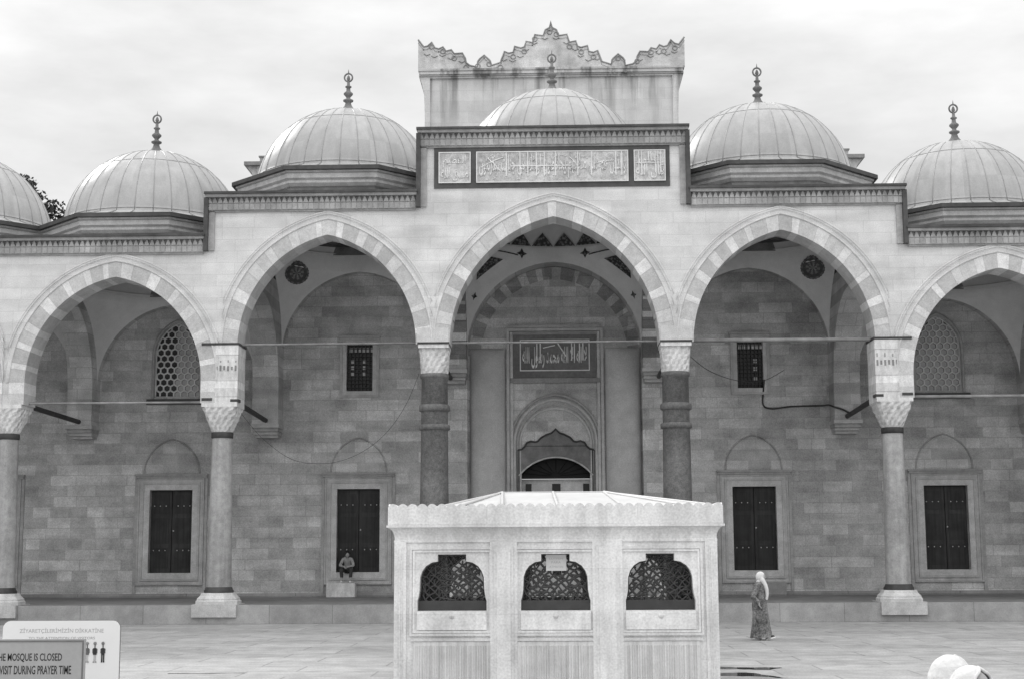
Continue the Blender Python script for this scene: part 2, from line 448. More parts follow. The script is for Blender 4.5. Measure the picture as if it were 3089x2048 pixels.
# arabic lettering: presentation forms in visual order for the built-in font
AR = {'ا': ('\uFE8D', '\uFE8E', None, None), 'أ': ('\uFE83', '\uFE84', None, None), 'إ': ('\uFE87', '\uFE88', None, None),
      'و': ('\uFEED', '\uFEEE', None, None), 'ر': ('\uFEAD', '\uFEAE', None, None), 'د': ('\uFEA9', '\uFEAA', None, None),
      'ذ': ('\uFEAB', '\uFEAC', None, None), 'ى': ('\uFEEF', '\uFEF0', None, None),
      'ل': ('\uFEDD', '\uFEDE', '\uFEDF', '\uFEE0'), 'ه': ('\uFEE9', '\uFEEA', '\uFEEB', '\uFEEC'), 'م': ('\uFEE1', '\uFEE2', '\uFEE3', '\uFEE4'),
      'ح': ('\uFEA1', '\uFEA2', '\uFEA3', '\uFEA4'), 'س': ('\uFEB1', '\uFEB2', '\uFEB3', '\uFEB4'), 'ي': ('\uFEF1', '\uFEF2', '\uFEF3', '\uFEF4'),
      'ن': ('\uFEE5', '\uFEE6', '\uFEE7', '\uFEE8'), 'ع': ('\uFEC9', '\uFECA', '\uFECB', '\uFECC'), 'ص': ('\uFEB9', '\uFEBA', '\uFEBB', '\uFEBC'),
      'ت': ('\uFE95', '\uFE96', '\uFE97', '\uFE98'), 'ف': ('\uFED1', '\uFED2', '\uFED3', '\uFED4'), 'ظ': ('\uFEC5', '\uFEC6', '\uFEC7', '\uFEC8'),
      'ك': ('\uFED9', '\uFEDA', '\uFEDB', '\uFEDC'), 'ج': ('\uFE9D', '\uFE9E', '\uFE9F', '\uFEA0'), 'ق': ('\uFED5', '\uFED6', '\uFED7', '\uFED8'),
      'ئ': ('\uFE89', '\uFE8A', '\uFE8B', '\uFE8C')}
def shape_ar(txt):
    words = []
    for wd in txt.split(' '):
        out = []; prev = False; i = 0
        while i < len(wd):
            ch = wd[i]
            if ch == 'ل' and i+1 < len(wd) and wd[i+1] == 'ا':
                out.append('\uFEFC' if prev else '\uFEFB'); prev = False; i += 2; continue
            iso, fin, ini, med = AR[ch]
            nxt = i+1 < len(wd)
            joins = ini is not None and nxt
            out.append(med if prev and joins else ini if joins else fin if prev else iso)
            prev = joins; i += 1
        words.append(''.join(out[::-1]))
    return ' '.join(words[::-1])
def letter_mesh(name, txt, mats, parent, box, y, depth=0.02, bold=0.0, lines=None):
    """text turned into mesh, fitted in box (x0,x1,z0,z1) on the plane y facing -Y"""
    cu = bpy.data.curves.new(name, 'FONT'); cu.body = txt; cu.size = 1.0; cu.extrude = 0.0; cu.offset = bold
    cu.resolution_u = 3
    to = bpy.data.objects.new(name, cu); COL.objects.link(to)
    bpy.context.view_layer.update()
    dg = bpy.context.evaluated_depsgraph_get()
    me = bpy.data.meshes.new_from_object(to.evaluated_get(dg))
    bpy.data.objects.remove(to); bpy.data.curves.remove(cu)
    xs = [v.co.x for v in me.vertices]; ys = [v.co.y for v in me.vertices]
    ax, bx, ay, by = min(xs), max(xs), min(ys), max(ys)
    x0, x1, z0, z1 = box
    org = ORG[parent.name]
    bm = bmesh.new(); bm.from_mesh(me)
    ext = bmesh.ops.extrude_face_region(bm, geom=bm.faces[:])
    for g in ext['geom']:
        if isinstance(g, bmesh.types.BMVert): g.co.z -= 1.0
    for v in bm.verts:
        X = x0+(v.co.x-ax)/(bx-ax)*(x1-x0); Z = z0+(v.co.y-ay)/(by-ay)*(z1-z0)
        Y = y-depth if v.co.z > -0.5 else y
        v.co = Vector((X, Y, Z))-org
    bmesh.ops.recalc_face_normals(bm, faces=bm.faces[:])
    bm.to_mesh(me); bm.free()
    me.materials.clear(); me.materials.append(mats)
    a = me.attributes.new('tone', 'FLOAT', 'FACE'); a.data.foreach_set('value', [1.0]*len(me.polygons))
    o = bpy.data.objects.new(name, me); COL.objects.link(o); o.parent = parent; ORG[o.name] = org
    return o

# ------------------------------------------------------------------ ground
g = MB()
g.face([(-400, -400, 0), (400, -400, 0), (400, 400, 0), (-400, 400, 0)])
tag(g.build('courtyard_pavement', M['paving']), 'worn pale stone paving slabs of the courtyard, damp in patches', 'pavement', kind='structure')
def puddle(pts, seed):
    rr = random.Random(seed); mb = MB()
    P = []
    for (xa, ya), (xb, yb) in zip(pts, pts[1:]+pts[:1]):
        for k in range(5):
            f = k/5; P.append((xa+(xb-xa)*f+rr.uniform(-.04, .04), ya+(yb-ya)*f+rr.uniform(-.04, .04), 0.004))
    mb.face(P); return mb.build('puddle', M['water'])
tag(puddle([(2.75, 27.3), (3.3, 27.05), (4.0, 27.0), (3.7, 26.5), (3.1, 26.65), (2.6, 26.7)], 1), 'thin rain puddle on the paving right of the fountain', 'puddle', kind='structure')
tag(puddle([(2.6, 25.75), (3.2, 25.95), (3.45, 25.5), (3.75, 24.7), (3.3, 25.1), (2.6, 25.3)], 2), 'dark rain puddle beside the fountain corner', 'puddle', kind='structure')
tag(puddle([(-6.75, 26.06), (-5.45, 26.17), (-5.45, 26.12), (-6.75, 25.96)], 3), 'narrow line of rainwater in a paving joint left of the fountain', 'puddle', kind='structure')

# ------------------------------------------------------------------ arcade building
YF, YB, YP, YW = 44.0, 45.0, 51.5, 51.9          # facade front and back, pier plane, back wall
H1, H2, H3 = 14.83, 12.89, 11.60                 # stepped parapet heights
X1, X2, X3 = 4.10, 10.58, 23.2
arc = thing('courtyard_arcade', 'grey stone domed arcade with pointed arches across the whole courtyard', 'building', (0, 44, 0))
bays = []   # facade arch: cx, half, spring, apex, foot ; vault: half, spring, apex, drum height, roof, eave, dome centre z
for s in (-1, 1):
    bays.append(dict(c=s*19.85, half=2.68, zs=7.2, za=10.40, z0=6.53, vh=2.82, vs=7.9, va=10.8, dr=0.2, roof=11.45, eave=12.53, dz=12.42, R=2.95, lev=3))
    bays.append(dict(c=s*13.34, half=2.68, zs=7.2, za=10.40, z0=6.53, vh=2.82, vs=7.9, va=10.8, dr=0.2, roof=11.45, eave=12.53, dz=12.42, R=2.95, lev=3))
    bays.append(dict(c=s*6.87, half=2.70, zs=8.25, za=11.64, z0=None, vh=2.75, vs=9.0, va=11.92, dr=0.5, roof=12.75, eave=13.96, dz=13.68, R=3.05, lev=2))
bays.append(dict(c=0.0, half=3.15, zs=8.25, za=12.13, z0=None, vh=3.08, vs=9.0, va=12.2, dr=0.5, roof=14.6, eave=14.85, dz=14.25, R=3.05, lev=1))
bays.sort(key=lambda b: b['c'])
AXES = [3.64, 10.08, 16.62]

# facade wall
fw_ = MB()
TH = 0.47
ops = []
for b in bays:
    up_ = arch(b['c'], b['half'], b['zs'], b['za'], 30, TH)
    lo = [(up_[0][0], 0), (up_[-1][0], 0)]
    ops.append((lo, up_))
def ztop(x):
    a = abs(x)
    return H1 if a < X1 else H2 if a < X2 else H3
wall_front = MB()
# piers between arches are closed by the voussoir rings; wall starts at the extrados
xsx = [-X3, -X2, -X1, X1, X2, X3]
wall_open(wall_front, -X3, X3, 8.25, None, YF, YB, [([(o[0][0][0], 8.25), (o[0][1][0], 8.25)], o[1]) for o in ops], 0, ztop, xsx, False)
for s in (-1, 1):
    wall_front.box(min(s*X1, s*(X1-.02)), max(s*X1, s*(X1-.02)), YF, YB, H2-.05, H1)
    wall_front.box(min(s*X2, s*(X2-.02)), max(s*X2, s*(X2-.02)), YF, YB, H3-.05, H2)
    wall_front.box(min(s*16.3, s*16.85), max(s*16.3, s*16.85), YF+.02, YB-.02, 6.53, 8.4)
    wall_front.box(min(s*10.0, s*10.5), max(s*10.0, s*10.5), YF+.02, YB-.02, 7.0, 8.6)
facade = wall_front.build('facade_wall', M['facade'], arc)
# hood mouldings: two thin raised rolls and a flat band round each arch
for b in bays:
    mb = MB()
    lim_l = min(AXES+[X3], key=lambda a: abs(abs(b["c"]-b["half"]-.47)-a))*(1 if b['c']-b['half'] > 0 else -1)
    lim_r = min(AXES+[X3], key=lambda a: abs(abs(b['c']+b['half']+.47)-a))*(1 if b['c']+b['half'] > 0 else -1)
    def clampx(P): return [(x, z) for x, z in P if lim_l+.012 < x < lim_r-.012]
    for off, rr_, dy in ((0.485, 0.030, 0.02), (0.60, 0.022, 0.02), (0.70, 0.034, 0.03)):
        P = clampx(arch(b['c'], b['half'], b['zs'], b['za'], 40, off))
        mb.tube([(x, YF-dy*(.3 if k in (0, len(P)-1) else 1), z) for k, (x, z) in enumerate(P)], [rr_*(.15 if k in (0, len(P)-1) else .6 if k in (1, len(P)-2) else 1) for k in range(len(P))], 6, 0)
    for o0, o1, dy in ((0.50, 0.58, 0.03), (0.62, 0.68, 0.045)):
        AB = [(p, q_) for p, q_ in zip(arch(b['c'], b['half'], b['zs'], b['za'], 40, o0), arch(b['c'], b['half'], b['zs'], b['za'], 40, o1)) if lim_l+.012 < q_[0] < lim_r-.012]
        A = [p for p, _ in AB]; B = [q_ for _, q_ in AB]
        ed = lambda k: YF-dy*(.05 if k in (0, len(A)-1) else 1)
        mb.grid([[(x, ed(k), z) for k, (x, z) in enumerate(A)], [(x, ed(k), z) for k, (x, z) in enumerate(B)]], 0, 0.96, False)
    mb.build('hood_moulding', M['facade'], arc)
# voussoir rings
for k, b in enumerate(bays):
    mb = MB()
    ring(mb, b['c'], b['half'], b['zs'], b['za'], TH, YF-.015, YB+.01, 27, (0.88, 1.15), b['z0'], seed=k+3)
    mb.build('arch', M['vous'], arc)

# cornices: cap, cavetto and row of small corbels
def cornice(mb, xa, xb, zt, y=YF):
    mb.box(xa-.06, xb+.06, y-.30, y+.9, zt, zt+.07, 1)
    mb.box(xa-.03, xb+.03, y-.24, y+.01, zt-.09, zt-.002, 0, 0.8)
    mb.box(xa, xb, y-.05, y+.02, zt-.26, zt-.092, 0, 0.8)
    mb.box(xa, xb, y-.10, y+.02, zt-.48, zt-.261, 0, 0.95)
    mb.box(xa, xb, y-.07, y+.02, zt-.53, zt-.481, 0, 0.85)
    n = max(1, round((xb-xa)/.165)); st_ = (xb-xa)/n
    for k in range(n):
        x = xa+k*st_; tn = rnd.uniform(.82, 1.05)
        P = [(x+.004, zt-.262), (x+st_-.004, zt-.262), (x+st_*.62, zt-.095), (x+st_*.38, zt-.095)]
        mb.prism(P, y-.13, y-.051, 0, tn, 'Y')
        mb.box(x+st_*.1, x+st_*.9, y-.116, y-.101, zt-.47, zt-.29, 0, tn)
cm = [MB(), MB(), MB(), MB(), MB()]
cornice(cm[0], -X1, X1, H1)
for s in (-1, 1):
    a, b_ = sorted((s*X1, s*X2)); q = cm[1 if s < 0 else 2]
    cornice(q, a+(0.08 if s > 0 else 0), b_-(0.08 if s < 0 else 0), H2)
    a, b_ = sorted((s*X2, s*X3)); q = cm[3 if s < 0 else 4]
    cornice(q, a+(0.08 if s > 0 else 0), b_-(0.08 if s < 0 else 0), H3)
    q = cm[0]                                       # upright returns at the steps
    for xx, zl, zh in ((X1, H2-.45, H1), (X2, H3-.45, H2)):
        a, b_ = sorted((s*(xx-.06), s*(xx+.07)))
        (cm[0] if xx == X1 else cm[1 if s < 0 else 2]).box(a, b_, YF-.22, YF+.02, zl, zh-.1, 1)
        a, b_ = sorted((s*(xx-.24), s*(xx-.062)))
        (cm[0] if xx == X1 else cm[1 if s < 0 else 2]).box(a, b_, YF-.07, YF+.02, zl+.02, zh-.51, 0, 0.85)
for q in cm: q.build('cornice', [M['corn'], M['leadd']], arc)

# inscription panel over the central arch
pn = MB()
PX0, PX1, PZ0, PZ1 = -3.63, 3.56, 13.03, 14.33
cells = [(-3.49, -2.51), (-2.34, 2.30), (2.47, 3.43)]
pn.box(PX0, PX1, YF-.035, YF+.01, PZ0, PZ1, 0)
ins = pn.build('inscription_panel', M['dark'], arc)
cellm = MB(); strips = MB()
for a, b_ in cells:
    cellm.box(a, b_, YF-.055, YF-.03, PZ0+.155, PZ1-.17, 0)
    frame_rect(strips, a, b_, PZ0+.155, PZ1-.17, .028, YF-.075, YF-.05)
cellm.build('inscription_ground', M['panel'], ins)
strips.build('inscription_border', M['relief'], ins)
zl, zh = PZ0+.21, PZ1-.21
T1 = shape_ar('والذين هم على صلاتهم يحافظون اولئك في جنات مكرمون')
letter_mesh('lettering', T1, M['relief'], ins, (-2.25, 2.22, zl+.02, zh-.06), YF-.055, .025, 0.012)
letter_mesh('lettering', shape_ar('قال الله'), M['relief'], ins, (2.53, 3.38, zl, zh-.40), YF-.055, .025, 0.012)
letter_mesh('lettering', shape_ar('تعالى'), M['relief'], ins, (2.62, 3.32, zh-.42, zh-.02), YF-.055, .025, 0.012)
letter_mesh('lettering', shape_ar('صدق الله'), M['relief'], ins, (-3.42, -2.58, zl, zh-.45), YF-.055, .018, 0.004)
letter_mesh('lettering', shape_ar('العظيم'), M['relief'], ins, (-3.36, -2.66, zh-.46, zh-.06), YF-.055, .018, 0.004)
st = MB()                                            # long thuluth uprights and sweeps
for x in (-1.42, -1.0, -.76, -.5, -.26, .08, .76, 1.18, 1.92, 2.1):
    st.box(x-.016, x+.016, YF-.083, YF-.056, zl+.14, zh)
st.box(-1.3, .55, YF-.085, YF-.057, zl+.44, zl+.47)
for k in range(46):
    x = rnd.uniform(-2.22, 2.2); z = rnd.uniform(zl+.02, zh-.05); d = rnd.uniform(.03, .09)
    st.tube([(x, YF-.066, z), (x+d, YF-.066, z+d*rnd.uniform(-.3, .8))], .013, 4)
for xa, xb, za, zb in ((-2.2, -1.5, .42, .74), (-2.0, -1.6, .72, .3), (1.25, 1.85, .5, .6), (.5, .75, .72, .45)):
    st.tube([(xa, YF-.07, zl+za), ((xa+xb)/2, YF-.07, zl+(za+zb)/2+.03), (xb, YF-.07, zl+zb)], .016, 5)
st.build('calligraphy_strokes', M['relief'], ins); st = MB()
for x in (2.62, 2.7, 3.12, 3.2, 3.28): st.box(x-.013, x+.013, YF-.083, YF-.056, zl+.2, zh)
st.box(2.55, 3.36, YF-.085, YF-.057, zl+.5, zl+.525)
st.build('calligraphy_strokes', M['relief'], ins)

# ---------------------------------------------------------------- columns
def capital_rows(mb, cx, cy, z0, z1, r0, h1, tiers=5, n=32, mi=0):
    rows = []
    for k in range(tiers*2+1):
        f = k/(tiers*2); z = z0+(z1-z0)*f
        q = f**0.8
        row = []
        for i in range(n):
            a = 2*math.pi*(i+.5)/n
            sq = h1/max(abs(math.cos(a)), abs(math.sin(a)))
            r = r0*(1-q)+min(sq, h1*1.36)*q
            wob = 1+(0.035 if (i+(k//2)) % 2 else -0.03)*(1 if 0 < k < tiers*2 else 0)*(1 if k % 2 else -.3)
            row.append((cx+r*wob*math.cos(a), cy+r*wob*math.sin(a), z))
        rows.append(row)
    for a in range(len(rows)-1):
        for i in range(n):
            j = (i+1) % n
            mb.face([rows[a][i], rows[a][j], rows[a+1][j], rows[a+1][i]], mi, rnd.uniform(.72, .9) if (a % 2 == 1 and (i+a//2) % 2) else rnd.uniform(.92, 1.1))  # darker facets paint in the shade of muqarnas niches
    mb.face(rows[-1], mi); mb.face(rows[0][::-1], mi)
def column(x, inner, label=None):
    cy = YF+.5
    mb = MB()
    if inner:
        mb.lathe((x, cy, 0), [(.47, .95), (.455, 1.6), (.425, 4), (.395, 7.25), (.43, 7.27), (.44, 7.34), (.42, 7.4)], 40)
        for zc, hh in ((6.36, .11), (5.78, .09)):
            mb.lathe((x, cy, zc), [(.42, -hh), (.475, -hh*.7), (.475, hh*.6), (.45, hh*.8), (.415, hh)], 40)
        o = mb.build('column', M['granite'], arc)
        c = MB(); capital_rows(c, x, cy, 7.4, 8.14, .41, .445)
        c.box(x-.46, x+.46, cy-.52, cy+.52, 8.14, 8.25)
        c.build('capital', M['capital'], o)
        i_ = MB(); i_.box(x-.48, x+.48, cy-.54, cy+.54, 8.251, 8.31); i_.build('iron_strap', M['iron'], o)
        p = MB(); p.lathe((x, cy, 0), [(.6, .78), (.6, .85), (.5, .93), (.47, .955)], 40); p.box(x-.62, x+.62, cy-.62, cy+.62, .2, .78)
        p.build('base', M['trim'], o)
    else:
        mb.lathe((x, cy, 0), [(.37, 1.05), (.365, 1.3), (.345, 3), (.30, 5.5)], 40)
        o = mb.build('column', M['granitel'], arc)
        c = MB()
        capital_rows(c, x, cy, 5.68, 6.42, .30, .53)
        c.box(x-.54, x+.54, cy-.53, cy+.53, 6.42, 6.53)
        sg_ = -1 if x < 0 else 1
        if abs(x) < 12:
            for z0_, z1_, dd, tn in ((6.53, 6.72, 0, 1.0), (6.722, 6.98, .012, .9), (6.982, 7.2, 0, 1.12), (7.202, 7.6, .01, .88), (7.602, 7.98, 0, .98), (7.982, 8.27, .015, 1.02)):
                c.box(*sorted((x+sg_*.14, x-sg_*(.54+dd*.5))), cy-.525-dd, cy+.52, z0_, z1_, 0, tn)
            for k in range(6):  # dark slips on the face stand in for shade inside small niches
                xn = x+sg_*(.10-.115*k)
                c.box(xn-.028, xn+.028, cy-.54, cy-.53, 7.52-.03*(k % 2), 7.62+rnd.uniform(0, .05), 0, .35)
                if k % 2: c.box(xn-.02, xn+.02, cy-.53, cy-.52, 7.75, 7.75+rnd.uniform(.05, .14), 0, .5)
        if abs(x) > 12: pass
        c.build('capital', M['capital'], o)
        k = MB(); k.lathe((x, cy, 0), [(.31, 5.5), (.33, 5.52), (.33, 5.66), (.31, 5.68)], 40)
        k.build('bronze_collar', M['iron'], o); k = MB()
        k.lathe((x, cy, 0), [(.44, .90), (.44, .96), (.41, 1.0), (.40, 1.04), (.375, 1.07)], 40)
        k.build('foot_ring', M['iron'], o)
        if abs(x) < 12:
            i_ = MB(); i_.box(x-.57, x+.57, cy-.55, cy+.55, 8.271, 8.34); i_.build('iron_strap', M['iron'], o)
        p = MB()
        p.box(x-.66, x+.66, cy-.64, cy+.6, .2, .57)
        P = [(.62, .57), (.62, .66), (.585, .69), (.585, .73), (.5, .82), (.47, .90)]
        rows = []
        for r, z in P: rows.append([(x+r*a, cy+r*b_, z) for a, b_ in ((1, .5), (.5, 1), (-.5, 1), (-1, .5), (-1, -.5), (-.5, -1), (.5, -1), (1, -.5))])
        p.grid(rows, 0, 1.15, False, True); p.face(rows[-1], 0, 1.15)
        p.build('base', M['trim'], o)
    if label: o['label'] = label
    return o
for s in (-1, 1):
    mb = MB(); mb.box(s*3.66-.475, s*3.66+.475, YF-.03, YB+.02, 8.312, 8.74); mb.build('springer_block', M['vous'], arc)
    column(s*AXES[0], True, 'dark banded granite column')
    column(s*AXES[1], False, 'pale slender column with dark collar')
    column(s*AXES[2], False)

# ---------------------------------------------------------------- platform and gallery floor
pf = MB()
pf.box(-X3, X3, YF-.05, 52.5, 0.0, .55)
plat = pf.build('platform', M['step'], arc)
fl = MB(); fl.face([(-X3, YF+.25, .555), (X3, YF+.25, .555), (X3, 52.4, .555), (-X3, 52.4, .555)])
fl.build('gallery_floor', M['floor'], arc)
for xa, xb in ((-X3, -3.15), (3.15, X3)):
    bs = MB(); bs.box(xa, xb, YW-.12, YW, .55, .68); bs.build('base_course', M['step'], arc)

# ---------------------------------------------------------------- back wall
SH = [(s*c-.755, s*c+.755) for s in (-1, 1) for c in (6.90, 13.50, 20.0)]
wall_ops = [rect(a, b_, 1.39, 4.27) for a, b_ in SH]
UW = [(-7.37, -6.44), (6.43, 7.34)]
wall_ops += [rect(a, b_, 7.71, 9.37) for a, b_ in UW]
LW = [-13.42, 13.46]
wall_ops += [archop(c, .80, 9.05, 10.22, 7.55) for c in LW]
RZ, RA, RHALF = 9.0, 12.2, 3.08
wall_ops.append(archop(0, RHALF, RZ, RA, .55, 20))
bwm = MB()
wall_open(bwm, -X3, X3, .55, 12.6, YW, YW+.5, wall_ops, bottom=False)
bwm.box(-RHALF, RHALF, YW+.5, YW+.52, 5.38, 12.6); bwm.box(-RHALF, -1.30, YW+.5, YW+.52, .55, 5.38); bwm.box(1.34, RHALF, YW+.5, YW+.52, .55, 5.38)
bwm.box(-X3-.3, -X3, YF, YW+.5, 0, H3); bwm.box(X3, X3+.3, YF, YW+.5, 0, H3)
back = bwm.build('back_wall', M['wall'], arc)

# shuttered windows: stone surround, double shutters with studs, blind relief arch above
def shutter_window(a, b_):
    cx = (a+b_)/2
    f = MB()
    frame_rect(f, a-.20, b_+.20, 1.19, 4.47, .2, YW-.07, YW+.02, 0, 1.12)
    frame_rect(f, a-.27, b_+.27, 1.12, 4.54, .068, YW-.10, YW+.015, 0, 0.95)
    frame_rect(f, a-.36, b_+.36, 1.03, 4.63, .088, YW-.05, YW+.012, 0, 1.05)
    frame_rect(f, a-.42, b_+.42, .97, 4.69, .058, YW-.085, YW+.01, 0, 0.9)
    f.box(a-.50, b_+.50, YW-.13, YW+.01, 4.692, 4.76, 0, 0.75); f.box(a-.53, b_+.53, YW-.17, YW+.01, 4.762, 4.83, 0, 0.7)
    f.box(a-.53, a-.43, YW-.06, YW+.01, .7, 4.69, 0, 0.8); f.box(b_+.43, b_+.53, YW-.06, YW+.01, .7, 4.69, 0, 0.8)
    fo = f.build('window', M['trim'], arc)
    for q in (0, 1):
        s = MB()
        x0 = a+.02 if q == 0 else cx+.012; x1 = cx-.012 if q == 0 else b_-.02
        s.box(x0, x1, YW+.16, YW+.22, 1.39, 4.25)
        for z0, z1 in ((1.55, 2.25), (2.4, 3.3), (3.45, 4.1)):
            s.box(x0+.1, x1-.1, YW+.145, YW+.162, z0, z1, 0, 0.75)
        s.build('shutter', M['wood'], fo)
    s = MB(); s.box(a, b_, YW+.24, YW+.3, 1.38, 4.28); s.build('window_back', M['wood'], fo)
    for z in (2.17, 3.72):
        for q in range(6):
            x = a+.13+q*.205+(.22 if q > 2 else 0)
            st = MB(); st.ball((x, YW+.155, z), .024, n=8, k=6); st.build('stud', M['stud'], fo)
    st = MB(); st.ball((cx+.06, YW+.15, 2.85), .03, n=8, k=6); st.build('handle', M['stud'], fo)
    r = MB()
    P = arch(cx, .98, 4.86, 6.05, 20)
    r.tube([(x, YW-.01, z) for x, z in P], .03, 6, 0, 0.75)
    A = arch(cx, .9, 4.86, 5.96, 20)
    r.face([(x, YW-.012, z) for x, z in A], 0, 1.02)
    r.build('relief_arch', M['wall'], fo)
    return fo
for a, b_ in SH: shutter_window(a, b_)
# stone blocks below two of the windows
blk_m = MB(); blk_m.box(-7.90, -6.92, YW-.62, YW-.13, .556, 1.03); mounting = blk_m.build('mounting_block', M['capital'], arc)
blk_m = MB(); blk_m.box(7.05, 7.85, YW-.5, YW-.13, .556, .98); blk_m.build('mounting_block', M['step'], arc)

def upper_window(a, b_, lit):
    f = MB()
    frame_rect(f, a-.14, b_+.14, 7.57, 9.51, .14, YW-.05, YW+.02, 0, 1.1)
    frame_rect(f, a-.23, b_+.23, 7.48, 9.60, .088, YW-.08, YW+.015, 0, 0.92)
    f.box(a-.27, b_+.27, YW-.12, YW+.01, 9.602, 9.68, 0, 0.85)
    fo = f.build('window', M['trim'], arc)
    p = MB(); p.box(a, b_, YW+.2, YW+.24, 7.71, 9.37); p.build('window_glass', M['glassd'], fo)
    for (x0, x1, z0, z1) in lit:
        q = MB(); q.box(x0, x1, YW+.185, YW+.198, z0, z1); q.build('glow_pane', M['pane'], fo)
    gr = MB()
    for k in range(1, 7): x = a+(b_-a)*k/7; gr.box(x-.012, x+.012, YW+.08, YW+.104, 7.71, 9.37)
    for k in range(1, 12): z = 7.71+1.66*k/12; gr.box(a, b_, YW+.105, YW+.125, z-.012, z+.012)
    gr.build('window_grille', M['iron'], fo)
W0 = UW[0][0]; W1 = UW[1][0]
upper_window(*UW[0], [(W0+.12+dx, W0+.24+dx, z, z+.13) for dx in (0, .43) for z in (8.28, 8.5, 8.72)]+[(W0+.08+k*.15, W0+.18+k*.15, 9.1, 9.27) for k in range(6)])
upper_window(*UW[1], [(W1+.60, W1+.72, z, z+.14) for z in (7.98, 8.34, 8.62)]+[(W1+.08+k*.15, W1+.18+k*.15, 9.12, 9.27) for k in range(6)])

def lattice_window(cx, fill):
    hf = .80
    f = MB()
    P = arch(cx, hf+.05, 9.05, 10.29, 16, 0, 7.5)
    f.tube([(x, YW-.02, z) for x, z in P], .05, 6, 0, 0.8)
    f.box(cx-hf-.25, cx+hf+.25, YW-.10, YW+.01, 7.28, 7.48, 1)
    fo = f.build('window', [M['trim'], M['dark']], arc)
    p = MB(); A = arch(cx, hf, 9.05, 10.22, 16); p.prism([(cx-hf, 7.55)]+A+[(cx+hf, 7.55)], YW+.2, YW+.24); p.build('window_glass', M['dark'], fo)
    l = MB(); r = .142
    def inside(x, z):
        if z < 7.56 or abs(x-cx) > hf-.005: return False
        if z <= 9.05: return True
        t = interp(A, x); return t is not None and z < t
    dx = r*math.sqrt(3); done = set()
    for j in range(-1, 15):
        for i in range(-5, 6):
            hx = cx+(i+(.5 if j % 2 else 0))*dx; hz = 7.66+j*1.5*r
            V = [(hx+r*math.sin(k*math.pi/3), hz+r*math.cos(k*math.pi/3)) for k in range(6)]
            for k in range(6):
                p0, p1 = V[k], V[(k+1) % 6]
                key = (round((p0[0]+p1[0])/2, 3), round((p0[1]+p1[1])/2, 3))
                if key in done: continue
                done.add(key)
                if inside(*key): 
                    l.tube([(p0[0], YW+.10, p0[1]), (p1[0], YW+.10, p1[1])], .033, 5)
            if fill(i, j, hx-cx) and inside(hx, hz):
                l.lathe((0, 0, 0), [(.001, 0)], 3) if False else None
                V2 = [(hx+r*.70*math.sin(k*math.pi/3), hz+r*.70*math.cos(k*math.pi/3)) for k in range(6)]
                l.face([(x, YW+.13, z) for x, z in V2], 0, 0.72)
    frame_pts = [(cx-hf+.02, 7.57)]+arch(cx, hf-.02, 9.05, 10.19, 16)+[(cx+hf-.02, 7.57), (cx-hf+.02, 7.57)]
    l.tube([(x, YW+.1, z) for x, z in frame_pts], .028, 5)
    l.build('window_lattice', M['lattice'], fo)
lattice_window(LW[0], lambda i, j, d: d > -.08)
lattice_window(LW[1], lambda i, j, d: True)

# wall arches and piers at the pier plane, transverse arches, vaults
for b in bays:
    mb = MB()
    x0, x1 = b['c']-b['vh'], b['c']+b['vh']
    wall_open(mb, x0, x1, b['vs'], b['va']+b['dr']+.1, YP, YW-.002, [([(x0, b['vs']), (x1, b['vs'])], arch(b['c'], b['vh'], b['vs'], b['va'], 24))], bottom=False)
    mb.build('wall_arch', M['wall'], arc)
slabs = []
for s in (-1, 1):
    slabs += [(s*3.08, s*4.12, 8.25, 9.0, 11.9, 7.95, 12.6, True), (s*9.62, s*10.52, 6.53, 7.6, 10.6, 6.1, 11.4, False), (s*16.16, s*17.03, 6.53, 7.6, 10.6, 6.1, 11.4, False)]
for k, (xa, xb, z0, zs, za, zb, zt, stripe) in enumerate(slabs):
    xa, xb = sorted((xa, xb)); cx = (xa+xb)/2
    mb = MB()
    cy, hy = (YB+51.0)/2, (51.0-YB)/2
    A = arch(cy, hy, zs, za, 24)
    # side faces above the arch
    for x in (xa, xb):
        for (ya, z1), (yb_, z2) in zip(A, A[1:]):
            mb.face([(x, ya, z1), (x, yb_, z2), (x, yb_, zt), (x, ya, zt)])
        mb.face([(x, 51.0, zb+.35), (x, YW, zb+.35), (x, YW, zt), (x, 51.0, zt)])
    for (ya, z1), (yb_, z2) in zip(A, A[1:]): mb.face([(xa, ya, z1), (xb, ya, z1), (xb, yb_, z2), (xa, yb_, z2)])
    mb.face([(xa, 51.0, zb+.35), (xb, 51.0, zb+.35), (xb, 51.0, zs), (xa, 51.0, zs)])
    mb.face([(xa, YB, zt), (xb, YB, zt), (xb, YW, zt), (xa, YW, zt)])
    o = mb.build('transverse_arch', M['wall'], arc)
    br = MB()
    for j, (dz, dd, dx_) in enumerate(((.35, .06, .04), (.22, -.06, .0), (.12, -.2, -.03), (.0, -.35, -.06))):
        top = zb+.35 if j == 0 else zb+(.35, .27, .15, .05)[j]
        br.box(xa-dx_, xb+dx_, 51.0-dd, YW-.001, zb+(.27, .15, .05, -.05)[j], top+(.05 if j == 0 else -.002), 0, (1.05, .8, 1, .9)[j])
    br.build('bracket', M['trim'], o)
    if stripe:
        r_ = MB()
        ring(r_, cy, hy-.01, zs, za-.01, .55, xa-.012, xb+.012, 31, (0.42, 1.05), None, 'X', seed=k)
        z = zb+.45; q = 0
        while z < zs:
            r_.box(xa-.012, xb+.012, 50.99, YP+.003, z, min(z+.3, zs), 0, 0.42 if q % 2 else 1.0); z += .3; q += 1
        r_.build('striped_voussoirs', M['wall'], o)

